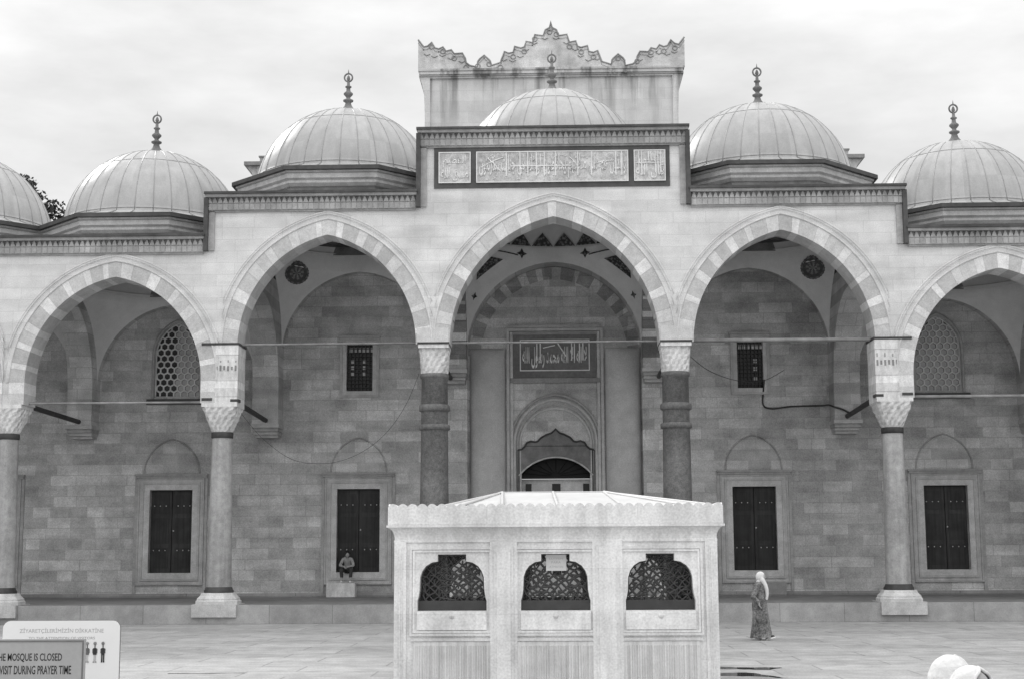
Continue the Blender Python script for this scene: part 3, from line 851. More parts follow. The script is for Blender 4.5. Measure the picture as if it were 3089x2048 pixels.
def vsurf(b, sx, sy, t, z):
    """pendentive surface: corner (sx,sy) of bay b, t=0 on the wall side, 1 on the transverse side"""
    cy, hy = (YB+YP)/2, (YP-YB)/2
    zc = min(z, b['va'])
    A = arch(0, b['vh'], b['vs'], b['va'], 40); B = arch(0, hy, b['vs'], b['va'], 40)
    def halfat(P, zq):
        for (xa, z1), (xb, z2) in zip(P, P[1:]):
            if xa >= 0: break
            if z1 <= zq <= z2 and z2 > z1: return -(xa+(xb-xa)*(zq-z1)/(z2-z1))
        return 0.0
    xa = halfat(A, zc) if zc < b['va'] else 0.0
    yb = halfat(B, zc) if zc < b['va'] else 0.0
    p0 = (xa, hy); p1 = (b['vh'], yb)
    a0, a1 = math.atan2(p0[1]/hy, p0[0]/b['vh']), math.atan2(p1[1]/hy, p1[0]/b['vh'])
    r0, r1 = math.hypot(p0[0]/b['vh'], p0[1]/hy), math.hypot(p1[0]/b['vh'], p1[1]/hy)
    a = a0+(a1-a0)*t; r = r0+(r1-r0)*t
    return Vector((b['c']+sx*b['vh']*r*math.cos(a), cy+sy*hy*r*math.sin(a), z))
def conform(ob, p, nrm):
    """lay a point of painted ornament on the vault surface along the normal"""
    p = p-ORG[ob.name]
    ok, h, n_, i_ = bvh_hit(ob, p+nrm*1.2, -nrm)
    return (h if ok else p)+nrm*.02+ORG[ob.name]
from mathutils.bvhtree import BVHTree
VB = {}
def bvh_hit(ob, o, d):
    if ob.name not in VB:
        VB[ob.name] = BVHTree.FromPolygons([v.co.copy() for v in ob.data.vertices], [tuple(p.vertices) for p in ob.data.polygons])
    h = VB[ob.name].ray_cast(o, d, 3.0)
    return (h[0] is not None), h[0], h[1], h[2]
for b in bays:
    mb = MB()
    for sx_ in (-1, 1):
        for sy_ in (-1, 1):
            zz_ = [b['vs']+(b['va']-b['vs'])*(1-(1-i/18)**1.6) for i in range(19)]+[b['va']+b['dr']]
            mb.grid([[vsurf(b, sx_, sy_, j/10, z) for j in range(11)] for z in zz_])
    cy, hy = (YB+YP)/2, (YP-YB)/2
    zd = b['va']+b['dr']
    mb.lathe((b['c'], cy, zd), [(1.0, 0), (1.0, .1), (.985, .1)] if b['lev'] == 1 else [(1.0, 0), (.985, .03), (.985, .08), (.97, .1)], 48, 0, .8, True, b['vh'], hy, False)
    top = 1.9 if b['lev'] > 1 else 1.6
    mb.lathe((b['c'], cy, zd+.1), [(math.cos(q*math.pi/20)*.985, top*math.sin(q*math.pi/20)) for q in range(10)]+[(.01, top)], 48, 0, .8, True, b['vh'], hy, False)
    b['vault'] = mb.build('vault', M['plaster'], arc)
    if b['lev'] == 2:
        for sx_ in (-1, 1):
            md = MB(); c = Vector((sx_*8.99, 50.65, 11.74)); nrm = Vector((-sx_*.55, -.51, -.66)).normalized()
            e1 = Vector((-sx_*.353, .327, .058))/.42; e2 = Vector((-sx_*.049, -.314, .341))/.42
            rows = []
            for q_ in (0.002, .35, .6, .85, 1.0):
                rows.append([conform(b['vault'], c+(e1*math.cos(2*math.pi*k/48)+e2*math.sin(2*math.pi*k/48))*.42*q_*(1.04 if (k % 2 == 0 and q_ > .9) else 1), nrm) for k in range(48)])
            for ri in range(4):
                for k in range(48):
                    k2 = (k+1) % 48
                    tn = ((2.4 if (k//4) % 2 else .9), (1.0 if (k//3) % 2 else 2.0), .8, (1.0 if (k//2) % 2 else 1.7))[ri]
                    md.face([rows[ri][k], rows[ri][k2], rows[ri+1][k2], rows[ri+1][k]], 0, tn)
            md.build('painted_medallion', M['paintm'], b['vault'])
    if b['lev'] == 1:
        zg = MB()
        for k in range(24):
            a0 = 2*math.pi*(k+.0)/24; a1 = 2*math.pi*(k+1)/24; am = (a0+a1)/2
            P = []
            for a, z in ((a0+.002, zd+.03), (a1-.002, zd+.03), (am, zd+.50)):
                q = .955 if z > zd+.2 else .99
                P.append((math.cos(a)*b['vh']*q*.985, cy+math.sin(a)*hy*q*.985, z))
            zg.face(P)
        kn = Vector((0, -.9, -.45)).normalized()
        zg.face([conform(b['vault'], Vector(p), kn) for p in ((-.1, 50.6, 13.55), (.17, 50.6, 13.55), (.035, 50.6, 13.38))])
        zg.build('zigzag_belt', M['paint'], b['vault'])
        for sx_ in (-1, 1):
            orn = MB()
            nrm = Vector((-sx_*.55, -.62, -.55)).normalized()
            def cf(p): return conform(b['vault'], Vector((sx_*p[0], p[1], p[2])), nrm)
            Lp = [Vector(p) for p in ((2.704, 50.84, 11.456), (2.65, 50.465, 11.845), (2.33, 50.36, 12.22))]
            Rp = [Vector(p) for p in ((2.704, 50.84, 11.456), (2.25, 50.90, 11.85), (1.78, 50.91, 12.20))]
            rows = []
            for i in range(13):
                f = i/6; k = min(int(f), 1); f -= k
                l_, r_ = Lp[k].lerp(Lp[k+1], f), Rp[k].lerp(Rp[k+1], f)
                rows.append([cf(l_.lerp(r_, j/8)) for j in range(9)])
            orn.grid(rows, 0, 1.0, False)
            for c_ in ((1.12, 51.26, 12.47), (2.8, 51.16, 10.94)):
                c_ = Vector(c_); e1 = Vector((.9, -.42, 0)) if c_.z > 12 else Vector((.5, -.5, 0))
                P = [c_+e1*.2, c_+Vector((0, 0, .19)), c_-e1*.2, c_-Vector((0, 0, .19))]
                for j in range(4): orn.face([cf(c_), cf(P[j]), cf(P[j].lerp(P[(j+1) % 4], .5)+(c_-P[j].lerp(P[(j+1) % 4], .5))*.35), cf(P[(j+1) % 4])])
            orn.tube([cf(Vector((1.25, 51.2, 12.40)).lerp(Vector((2.3, 50.4, 12.45)), k/8)) for k in range(9)], .022, 4)
            orn.build('painted_ornament', M['paint'], b['vault'])

# roofs between drums
for b in bays:
    mb = MB()
    x0, x1 = (b['c']-3.3, b['c']+3.25)
    if b['lev'] == 1: x0, x1 = -X1, X1
    elif b['lev'] == 2: x0, x1 = sorted((math.copysign(X1, b['c']), math.copysign(X2, b['c'])))
    else:
        e = [X2, 16.6, X3]
        ab = (X2, 16.6) if abs(b['c']) < 16 else (16.6, X3)
        x0, x1 = sorted((math.copysign(ab[0], b['c']), math.copysign(ab[1], b['c'])))
    cy = 48.15; n = 64; I, O = [], []
    for k in range(n+1):
        a = 2*math.pi*k/n; cx_, sy_ = math.cos(a), math.sin(a)
        I.append((b['c']+2.7*cx_, cy+2.7*sy_, b['roof']))
        t = min((x1-b['c'])/cx_ if cx_ > 1e-6 else 1e9, (x0-b['c'])/cx_ if cx_ < -1e-6 else 1e9,
                (52.7-cy)/sy_ if sy_ > 1e-6 else 1e9, (YB-.05-cy)/sy_ if sy_ < -1e-6 else 1e9)
        O.append((b['c']+t*cx_, cy+t*sy_, b['roof']))
    mb.grid([I, O], 0, 1.0, False)
    if b['lev'] == 1:
        for s in (-1, 1): mb.box(min(s*4.08, s*3.8), max(s*4.08, s*3.8), YB, 52.7, 12.5, 14.6)
        mb.box(-4.08, 4.08, 52.4, 52.7, 12.0, 14.6)
    elif b['lev'] == 2:
        mb.box(x0, x1, 52.4, 52.7, 11.0, 12.75)
        xo = x0 if b['c'] < 0 else x1
        mb.box(min(xo, xo-math.copysign(.3, b['c'])), max(xo, xo-math.copysign(.3, b['c'])), YB, 52.7, 11.3, 12.75)
    mb.build('roof', M['leadd'], arc)

# ---------------------------------------------------------------- domes
def octr(a, ap):
    a = (a+math.pi/8) % (math.pi/4)-math.pi/8
    return ap/math.cos(a)
def dome(b):
    cx, cy = b['c'], 48.05
    n = 96; Rr = b['R']; z0 = b['dz']; E = b['eave']
    zb = max(E+.22, z0+.2) if b['lev'] > 1 else z0+.3
    mb = MB(); rows = []
    rb = math.sqrt(Rr**2-(zb-z0)**2); th0 = math.asin((zb-z0)/Rr)
    rot = math.pi/8 if False else 0
    if b['lev'] > 1:
        for f in (0, .5): 
            rows.append([(cx+((1-f)*octr(2*math.pi*k/n, 3.50)+f*rb)*math.cos(2*math.pi*k/n), cy+((1-f)*octr(2*math.pi*k/n, 3.50)+f*rb)*math.sin(2*math.pi*k/n), E+(zb-E)*f*.8) for k in range(n)])
    for q in range(25):
        th = th0+(math.pi/2-th0)*q/24
        rr_ = max(Rr*math.cos(th), .01)
        rows.append([(cx+rr_*math.cos(2*math.pi*k/n), cy+rr_*math.sin(2*math.pi*k/n), z0+Rr*math.sin(th)) for k in range(n)])
    for r_ in range(len(rows)-1):
        for k in range(n):
            k2 = (k+1) % n
            tn = random.Random((k//3)*31+(r_//7)*7+int(cx*10)).uniform(.89, 1.08)
            mb.face([rows[r_][k], rows[r_][k2], rows[r_+1][k2], rows[r_+1][k]], 0, tn, True)
    # batten seams
    for k in range(32):
        a = 2*math.pi*(k+.3)/32
        jit = random.Random(k*7+int(cx*100)).uniform(.75, .985)
        path = []
        for q in range(13):
            th = th0+(math.pi/2*jit-th0)*q/12
            path.append((cx+(Rr+.004)*math.cos(th)*math.cos(a), cy+(Rr+.004)*math.cos(th)*math.sin(a), z0+(Rr+.004)*math.sin(th)))
        mb.tube(path, .015, 5, 0, .84)
        if b['lev'] > 1:
            mb.tube([(cx+octr(a, 3.48)*math.cos(a), cy+octr(a, 3.48)*math.sin(a), E+.01), path[0]], .014, 5, 0, .84)
    for thf in (.02, .52):
        th = th0+(math.pi/2-th0)*thf
        mb.tube([(cx+(Rr+.002)*math.cos(th)*math.cos(2*math.pi*k/64), cy+(Rr+.002)*math.cos(th)*math.sin(2*math.pi*k/64), z0+Rr*math.sin(th)) for k in range(64)], .012, 4, 0, .72, True)
    # merge vertices for smooth shading
    o = mb.build('dome', M['lead'], arc)
    bm = bmesh.new(); bm.from_mesh(o.data); bmesh.ops.remove_doubles(bm, verts=bm.verts[:], dist=1e-4); bm.to_mesh(o.data); bm.free()
    d = MB()
    if b['lev'] > 1:
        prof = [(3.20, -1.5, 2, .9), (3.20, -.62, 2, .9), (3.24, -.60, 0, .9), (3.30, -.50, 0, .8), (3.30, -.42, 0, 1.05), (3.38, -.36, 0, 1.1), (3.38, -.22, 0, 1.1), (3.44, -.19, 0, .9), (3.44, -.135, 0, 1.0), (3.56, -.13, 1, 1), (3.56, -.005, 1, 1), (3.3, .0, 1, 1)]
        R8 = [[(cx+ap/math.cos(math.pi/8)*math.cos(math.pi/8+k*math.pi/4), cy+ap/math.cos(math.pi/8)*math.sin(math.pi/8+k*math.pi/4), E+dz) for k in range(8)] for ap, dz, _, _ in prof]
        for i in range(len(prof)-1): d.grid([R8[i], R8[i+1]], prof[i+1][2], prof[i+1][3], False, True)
    else:
        d.lathe((cx, cy, 14.2), [(3.2, 0), (3.2, .35), (3.05, .4)], 64, 1)
    d.build('drum', [M['trim'], M['leadd'], M['darkstone']], o)
    f = MB()
    zt = z0+Rr-.02
    f.lathe((cx, cy, zt), [(r*1.25, z) for r, z in [(.24, 0), (.23, .06), (.17, .10), (.10, .22), (.075, .32), (.08, .34), (.135, .38), (.14, .42), (.06, .47), (.055, .52), (.085, .56), (.125, .62), (.125, .66), (.06, .73), (.05, .84), (.085, .87), (.085, .90), (.045, .93), (.035, 1.06), (.02, 1.08)]], 20)
    f.tube([(cx+.135*math.sin(2*math.pi*k/24)*(1 if k % 24 else 1), cy, zt+1.21-.14*math.cos(2*math.pi*k/24)) for k in range(24)], .03, 6, 0, 1, True)
    f.lathe((cx, cy, zt+1.08), [(.02, 0), (.065, .08), (.04, .17), (.005, .22)], 8)
    f.lathe((cx, cy, zt+1.34), [(.035, 0), (.02, .05), (.004, .16)], 8)
    f.build('finial', M['darkstone'], o)
for b in bays: dome(b)

# ---------------------------------------------------------------- tie rods
def rod(path, r, name='tie_rod', m='rodl'):
    mb = MB(); mb.tube(path, r, 8); return mb.build(name, M[m], arc)
YR = YF+.45
rod([(-3.1, YR, 8.34), (3.1, YR, 8.34)], .032)
for s in (-1, 1):
    rod([(s*4.15, YR, 8.35), (s*9.55, YR, 8.34)], .035 if s < 0 else .06)
    rod([(s*10.6, YR, 6.60), (s*16.05, YR, 6.60)], .035 if s < 0 else .05)
    rod([(s*16.9, YR, 6.60), (s*22.6, YR, 6.60)], .035)
    rod([(s*3.62, YB-.1, 8.1), (s*3.62, 51.05, 8.05)], .085, 'tie_beam', 'iron')
    rod([(s*9.72, YB-.3, 6.62), (s*10.05, 51.0, 6.62)], .085, 'tie_beam', 'iron')
    rod([(s*16.35, YB-.4, 6.62), (s*16.6, 51.0, 6.62)], .085, 'tie_beam', 'iron')
    mb = MB(); mb.box(min(s*10.3, s*10.62), max(s*10.3, s*10.62), YF-.03, YF+.3, 6.60, 6.68); mb.build('iron_cramp', M['iron'], arc)
    mb = MB(); mb.box(min(s*9.5, s*9.75), max(s*9.5, s*9.75), YF-.03, YF+.3, 6.56, 6.64)
    mb.build('iron_cramp', M['iron'], arc)

# ---------------------------------------------------------------- portal in the central bay
YR2 = YW+.5
pr = MB()
A = arch(0, 3.06, RZ, RA-.02, 30)
ring(pr, 0, 2.62, RZ, RA-.46, .44, YR2-.03, YR2+.01, 27, (0.64, 1.04), seed=11)
po = pr.build('portal', M['wall'], arc)
pp = MB()
frame_rect(pp, -1.70, 1.74, .56, 9.95, .10, YR2-.16, YR2, 0, 0.95)
frame_rect(pp, -1.58, 1.62, .57, 9.83, .10, YR2-.10, YR2, 0, 1.05)
pp.box(-1.62, 1.66, YR2-.20, YR2-.05, 9.96, 10.06, 0, .8)
pp.build('portal_frame', M['trim'], po)
for cx_ in (-2.38, 2.42):
    sh = MB(); rows = []
    for z, fq in [(.56, 1), (8.5, 1)]+[(8.5+.75*math.sin(math.pi/2*q/6), math.cos(math.pi/2*q/6)) for q in range(1, 7)]:
        rows.append([(cx_-.64*math.cos(math.pi*k/20), YR2+.01-.35*math.sin(math.pi*k/20)*fq, z) for k in range(21)])
    sh.grid(rows, 0, 1.0, True); sh.face(rows[-1])
    sh.build('portal_shaft', M['shaft'], po)
pi = MB()
pi.box(-1.47, 1.49, YR2-.06, YR2-.002, 8.18, 9.72, 0)
io = pi.build('inscription_panel', M['panel2'], po)
q = MB(); frame_rect(q, -1.23, 1.26, 8.43, 9.55, .035, YR2-.085, YR2-.05); q.build('inscription_border', M['relief'], io)
q = MB(); q.box(-1.62, 1.65, YR2-.12, YR2-.0, 8.0, 8.17, 0, .55); q.box(-1.5, 1.53, YR2-.11, YR2, 9.72, 9.82, 0, .6); q.build('panel_ledge', M['trim'], io)
letter_mesh('lettering', shape_ar('لا اله الا الله محمد رسول الله'), M['relief'], io, (-1.14, 1.16, 8.53, 9.30), YR2-.06, .025, 0.022)
stq = MB()
for x in (-.62, -.5, .62, .72, .9, 1.02): stq.box(x-.018, x+.018, YR2-.088, YR2-.06, 8.8, 9.48)
stq.tube([(.1, YR2-.075, 9.45), (.42, YR2-.075, 8.95)], .025, 5); stq.tube([(.02, YR2-.075, 9.35), (-.4, YR2-.075, 9.25)], .02, 5)
stq.build('calligraphy_strokes', M['relief'], io)
# door arch: moulded rolls, tympanum, carved ogee head
am = MB()
for hf, dz, r_, dy, tn in ((1.56, 0, .05, .05, .7), (1.45, -.13, .06, .03, 1.0), (1.34, -.26, .045, .02, .85), (1.25, -.36, .05, .01, 1.05)):
    am.tube([(x+.02, YR2-dy, z) for x, z in arch(0, hf, 5.9+dz*.2, 7.58+dz*1.35, 24, 0, .6)], r_, 6, 0, tn)
am.build('door_arch_moulding', M['trim'], po)
og = [(-1.33, 4.2), (-1.33, 5.62), (-1.18, 5.65), (-1.08, 5.74), (-1.0, 5.88), (-.86, 5.93), (-.72, 5.90), (-.62, 5.92), (-.5, 6.05), (-.3, 6.16), (-.12, 6.22), (.02, 6.36)]
og2 = og+[(.04-x, z) for x, z in og[:-1]][::-1]
oh = MB()
lo = [(-1.33, 4.2), (1.37, 4.2)]
Rs = (1.3**2+.64**2)/(2*.64); Bk = [(.02+1.3*(k-14)/14, 5.36-Rs+math.sqrt(Rs*Rs-(1.3*(k-14)/14)**2)) for k in range(29)]
# pierced slab: outline above, segmental arch below
oh_pts_top = [p for p in og2 if p[1] > 4.3]
xs_ = sorted({round(p[0], 4) for p in oh_pts_top+Bk if -1.28 <= p[0] <= 1.32})
for xa, xb in zip(xs_, xs_[1:]):
    ta, tb = interp(oh_pts_top, xa), interp(oh_pts_top, xb); ba, bb_ = interp(Bk, xa), interp(Bk, xb)
    if None in (ta, tb, ba, bb_): continue
    oh.face([(xa, YR2-.05, ba), (xb, YR2-.05, bb_), (xb, YR2-.05, tb), (xa, YR2-.05, ta)], 0, .95)
    oh.face([(xa, YR2-.05, ta), (xb, YR2-.05, tb), (xb, YR2, tb), (xa, YR2, ta)], 0, .6)
    oh.face([(xa, YR2-.05, ba), (xa, YR2+.5, ba), (xb, YR2+.5, bb_), (xb, YR2-.05, bb_)], 0, .8)
oh.tube([(x, YR2-.06, z) for x, z in og2 if z > 4.3], .035, 5, 0, .35)
oh.box(-1.05, 1.09, YR2-.06, YR2-.045, 5.74, 5.775, 0, .5)
oh.tube([(x, YR2-.055, z) for x, z in Bk], .03, 5, 0, 2.6)
oh.box(-1.36, -1.27, YR2-.06, YR2+.3, .56, 5.62, 0, .25); oh.box(1.31, 1.40, YR2-.06, YR2+.3, .56, 5.62, 0, .25)
oh.build('door_head', M['darkstone'], po)
dl = MB(); dl.box(-1.28, 1.32, YR2+.45, YR2+.5, 4.68, 5.5); dl.box(-1.3, 1.34, YR2+.2, YR2+.3, 4.62, 4.70)
for k in range(9): 
    a = math.pi*(k+.5)/9; dl.tube([(.02+.2*math.cos(a), YR2+.44, 4.72+.1*math.sin(a)), (.02+1.2*math.cos(a), YR2+.44, 4.72+.6*math.sin(a))], .012, 4)
dl.build('lunette', M['void'], po)
dd = MB()
dd.box(-1.28, 1.32, YR2+.40, YR2+.44, .56, 4.61, 0, 1.1)
for xa, xb in ((-1.06, -.85), (-.12, .18), (.98, 1.2)):
    dd.box(xa, xb, YR2+.385, YR2+.41, 1.2, 4.45, 1)
dd.build('door', [M['trim'], M['glassd']], po)

# hanging cable and wall cable
mb = MB()
def smooth(P, n=6):
    out = []
    for i in range(len(P)-1):
        p0, p1, p2, p3 = (Vector(P[max(i-1, 0)]), Vector(P[i]), Vector(P[i+1]), Vector(P[min(i+2, len(P)-1)]))
        for k in range(n):
            t = k/n; out.append(0.5*((2*p1)+(p2-p0)*t+(2*p0-5*p1+4*p2-p3)*t*t+(3*p1-p0-3*p2+p3)*t**3))
    return out+[Vector(P[-1])]
mb.tube(smooth([(-4.14, 44.8, 7.47), (-4.51, 44.8, 6.57), (-5.03, 44.8, 5.78), (-5.69, 44.8, 5.19), (-6.47, 44.8, 4.83), (-7.26, 44.8, 4.74), (-8.06, 44.8, 4.9), (-8.86, 44.8, 5.47), (-9.41, 44.8, 6.07), (-9.61, 44.8, 6.34)]), .007, 5)
tag(mb.build('cable', M['dark'], None, (-6.9, 44.8, 4.74)), 'thin slack cable sagging between the dark banded column and the pale column left of it', 'cable')
mb = MB()
yw = YW-.04
mb.tube(smooth([(7.36, yw, 8.0), (7.33, yw, 7.69), (7.30, yw, 7.12), (7.61, yw, 6.98), (8.29, yw, 7.05), (9.34, yw, 7.07)])+[(9.5, 51.4, 7.05)]+smooth([(9.56, 50.93, 6.95), (9.9, 50.93, 6.84), (10.1, 50.9, 6.72)]), .032, 6)
tag(mb.build('cable', M['iron'], None, (8.3, yw, 7.0)), 'black cable running from the right barred window along the wall to the tie beam', 'cable')
mb = MB()
mb.tube(smooth([(4.15, 44.8, 7.9), (4.7, 45.6, 7.62), (5.4, 46.8, 7.5), (6.2, 48.4, 7.55), (7.1, 49.8, 7.75), (7.9, 50.8, 8.2)]), .011, 5)
tag(mb.build('cable', M['iron'], None, (5.5, 47, 7.5)), 'faint thin cable drooping inside the arch right of the centre', 'cable')

# ------------------------------------------------------------------ gate tower with carved crest
tw = thing('gate_tower', 'tall stone gate block with jagged carved crest rising behind the central dome', 'tower', (0, 54, 0))
YT = 54.0
tb = MB()
tb.box(-4.80, 4.74, YT, YT+4, 6.0, 19.84); tb.box(-4.80, -1.4, YT, YT+4, 0, 6.0); tb.box(1.45, 4.74, YT, YT+4, 0, 6.0)
tb.build('tower_body', M['tower'], tw)
pm = MB()
for xa, xb in ((-4.80, -4.60), (4.54, 4.74)): pm.box(xa, xb, YT-.1, YT+.01, 6, 19.84, 0, 1.04)
pm.box(-4.6, 4.54, YT-.1, YT+.01, 19.78, 19.84, 0, 1.0)
for s, x in ((-1, -4.80), (1, 4.74)):
    P = [(x, 18.4), (x+s*.03, 19.2), (x+s*.1, 19.5), (x+s*.2, 19.84), (x, 19.84)]
    pm.prism(P, YT-.1, YT+.3)
    P = [(x+.002*s, 18.4), (x+s*.03, 19.2), (x+s*.1, 19.5), (x+s*.2, 19.84), (x+.002*s, 19.84)]
    pm.prism(P, YT+3.6, YT+4.0)
pm.box(-5.02, 4.96, YT-.16, YT+4.1, 19.842, 19.90, 0, .8); pm.box(-5.0, 4.94, YT-.22, YT+4.1, 19.902, 20.02, 0, .95); pm.box(-5.04, 4.98, YT-.26, YT+4.1, 20.022, 20.10, 0, .8)
pm.build('tower_cornice', M['tower'], tw)
crest = [(-5.05, 21.29), (-4.84, 21.01), (-4.69, 21.04), (-4.54, 21.19), (-4.41, 20.96), (-4.27, 20.92), (-4.11, 21.0), (-3.99, 20.83), (-3.79, 20.88), (-3.68, 20.72), (-3.37, 20.74), (-3.26, 20.53), (-3.23, 20.36), (-3.09, 20.25), (-2.82, 20.19), (-2.79, 20.4), (-2.73, 20.49), (-2.55, 20.65), (-2.36, 20.47), (-2.31, 20.4), (-2.27, 20.24), (-1.94, 20.35), (-1.78, 20.79), (-1.62, 20.71), (-1.45, 20.75), (-1.4, 20.98), (-1.16, 20.91), (-1.03, 20.95), (-0.96, 21.17), (-0.72, 21.12), (-0.63, 21.43), (-0.32, 21.38), (-0.23, 21.61), (-0.07, 21.7), (-0.02, 21.95)]
C0 = -.02
full = crest+[(2*C0-x, z-.04*abs(x)/5) for x, z in crest[:-1]][::-1]
cr = MB()
for d0, d1 in ((YT-.2, YT+.35),):
    for (xa, za), (xb, zb) in zip(full, full[1:]):
        cr.face([(xa, d0, 20.102), (xb, d0, 20.102), (xb, d0, zb), (xa, d0, za)]); cr.face([(xa, d1, 20.102), (xa, d1, za), (xb, d1, zb), (xb, d1, 20.102)])
        cr.face([(xa, d0, za), (xb, d0, zb), (xb, d1, zb), (xa, d1, za)], 0, .8)
    cr.face([(full[0][0], d0, 20.102), (full[0][0], d0, full[0][1]), (full[0][0], d1, full[0][1]), (full[0][0], d1, 20.102)])
    cr.face([(full[-1][0], d0, 20.102), (full[-1][0], d1, 20.102), (full[-1][0], d1, full[-1][1]), (full[-1][0], d0, full[-1][1])])
cr.tube([(x, YT-.2, z-.02) for x, z in full], .035, 5, 0, .55)
cr.tube([(x, YT-.2, z-.15) for x, z in full], .018, 4, 0, .75)
# carved scrolls under the edge
inner = [(x, z-.34) for x, z in full]
for i in range(2, len(full)-2, 1):
    x, z = full[i]
    if i % 3 == 0: cr.tube([(x+.09*math.cos(2*math.pi*k/10), YT-.21, z-.2+.09*math.sin(2*math.pi*k/10)) for k in range(10)], .022, 4, 0, .6, True)
    if i % 2 == 0 and z > 20.5: cr.tube([(x-.14, YT-.21, z-.33), (x-.03, YT-.22, z-.40), (x+.1, YT-.21, z-.34)], .018, 4, 0, .6)
for i in range(len(full)):
    x, z = full[i]
    if i % 4 == 1 and z > 20.4: cr.ball((x, YT-.2, z-.13), .035, n=6, k=4, tone=.35)
cr.build('tower_crest', M['crest'], tw)
for s in (-1, 1):
    wg = MB()
    a, b_ = sorted((s*4.9, s*11.15)); wg.box(a, b_, YT+.1, YT+3.6, 0, 15.9)
    x = s*11.15
    P = [(x, 15.4), (x+s*.06, 15.9), (x+s*.22, 16.25), (x+s*.42, 16.5), (x, 16.5)]
    wg.prism(P, YT+.1, YT+3.6)
    a, b_ = sorted((s*4.9, s*11.15)); wg.box(a, b_, YT+.05, YT+3.65, 15.902, 16.5)
    a, b_ = sorted((s*4.9, s*11.62)); wg.box(a, b_, YT-.1, YT+3.8, 16.502, 16.64, 0, .5)
    a, b_ = sorted((s*10.87, s*11.1)); wg.box(a, b_, YT+.3, YT+.6, 16.64, 16.9, 0, .8); wg.box(a-.04, b_+.04, YT+.25, YT+.65, 16.9, 16.95, 0, .5)
    wg.build('tower_wing', M['trim'], tw)

# ------------------------------------------------------------------ ablution fountain
fo_c = -.03
YFo, YFb = 20.5, 27.0
ft = thing('ablution_fountain', 'pale marble ablution fountain with scalloped parapet and three grilled windows', 'fountain', (fo_c, 23.7, 0))
FX0, FX1 = fo_c-2.20, fo_c+2.19
WX = [-1.455, -.035, 1.395]
def win_prof(c):
    up_ = [(-.475, 1.40), (-.46, 1.45), (-.445, 1.54), (-.437, 1.72), (-.41, 1.80), (-.36, 1.87), (-.28, 1.92), (-.195, 1.935), (-.1949, 2.03), (.1949, 2.03), (.195, 1.935), (.28, 1.92), (.36, 1.87), (.41, 1.80), (.437, 1.72), (.445, 1.54), (.46, 1.45), (.475, 1.40)]
    return ([(c-.475, 1.265), (c+.475, 1.265)], [(c+x, z) for x, z in up_])
fb = MB()
wall_open(fb, FX0, FX1, 0, 2.2, YFo, YFo+.28, [win_prof(c) for c in WX])
wall_open(fb, FX0, FX1, 0, 2.2, YFb-.28, YFb, [win_prof(c) for c in WX])
fb.box(FX0, FX0+.27, YFo+.004, YFb-.004, 0, 2.19); fb.box(FX1-.27, FX1, YFo+.004, YFb-.004, 0, 2.19)
fb.box(FX0+.28, FX1-.28, YFo+.28, YFb-.28, 1.0, 1.05, 0, .3)
fb.build('fountain_wall', M['marble'], ft)
for a, b_ in ((FX0-.015, FX0+.15), (-.93, -.56), (.47, .88), (FX1-.15, FX1+.015)):
    pl = MB()
    pl.box(a, b_, YFo-.035, YFo+.01, 0, 2.2, 0, 1.04); pl.box(a+.05, b_-.05, YFo-.05, YFo, 0, 2.15, 0, 1.02)
    pl.box(a+.09, b_-.09, YFo-.065, YFo, 0, 2.12, 0, 1.06)
    pl.build('pilaster', M['marble'], ft)
for c in WX:
    f = MB()
    frame_rect(f, c-.58, c+.58, .93, 2.13, .035, YFo-.03, YFo+.01, 0, .95)
    frame_rect(f, c-.54, c+.54, .97, 2.09, .03, YFo-.02, YFo+.01, 0, 1.05)
    f.box(c-.475, c+.475, YFo-.025, YFo+.01, 1.01, 1.262, 0, 1.12)
    f.lathe((c, YFo-.02, 1.2), [(.001, -.045), (.03, -.035), (.045, 0), (.04, .01)], 12, sy=.6)
    f.box(c-.56, c+.56, YFo-.032, YFo+.01, .86, .90, 0, .9)
    w_ = f.build('fountain_window', M['marble'], ft)
    for yy in (YFo+.17,):
        gr = MB(); rr_ = random.Random(int(c*100)+5)
        lo_, hi_ = win_prof(c)
        nx, nz = 17, 15
        V = {}
        for i in range(nx+1):
            for j in range(nz+1):
                V[i, j] = (c-.48+.96*i/nx+rr_.uniform(-.02, .02), 1.265+.78*j/nz+rr_.uniform(-.02, .02))
        def ins_(p):
            h = interp(hi_, p[0]); return h is not None and p[1] < h
        for i in range(nx):
            for j in range(nz):
                E_ = [((i, j), (i+1, j+1))] if (i+j) % 2 else [((i+1, j), (i, j+1))]
                if rr_.random() < .6: E_.append(rr_.choice((((i, j), (i+1, j)), ((i, j), (i, j+1)))))
                for e0, e1 in E_:
                    p0, p1 = V[e0], V[e1]
                    if ins_(p0) and ins_(p1): gr.tube([(p0[0], yy, p0[1]), (p1[0], yy, p1[1])], rr_.uniform(.010, .017), 4)
        frame = [(c-.47, 1.27)]+[(x, z-.006) for x, z in hi_]+[(c+.47, 1.27)]
        gr.tube([(x, yy, z) for x, z in frame], .022, 5)
        gr.box(c-.475, c+.475, yy-.02, yy+.02, 1.266, 1.40)
        gr.build('window_grille', M['grille'], w_)
    lp = MB(); lp.box(c-.53, c+.53, YFo-.022, YFo+.005, .02, .855)
    n = 30
    for k in range(n):
        x = c-.5+1.0*(k+.5)/n
        lp.tube([(x, YFo-.02, .05), (x, YFo-.02, .80)], .013, 6, 0, rnd.uniform(.9, 1.08))
    lp.build('reeded_panel', M['marblef'], w_)
en = MB(); rows = []
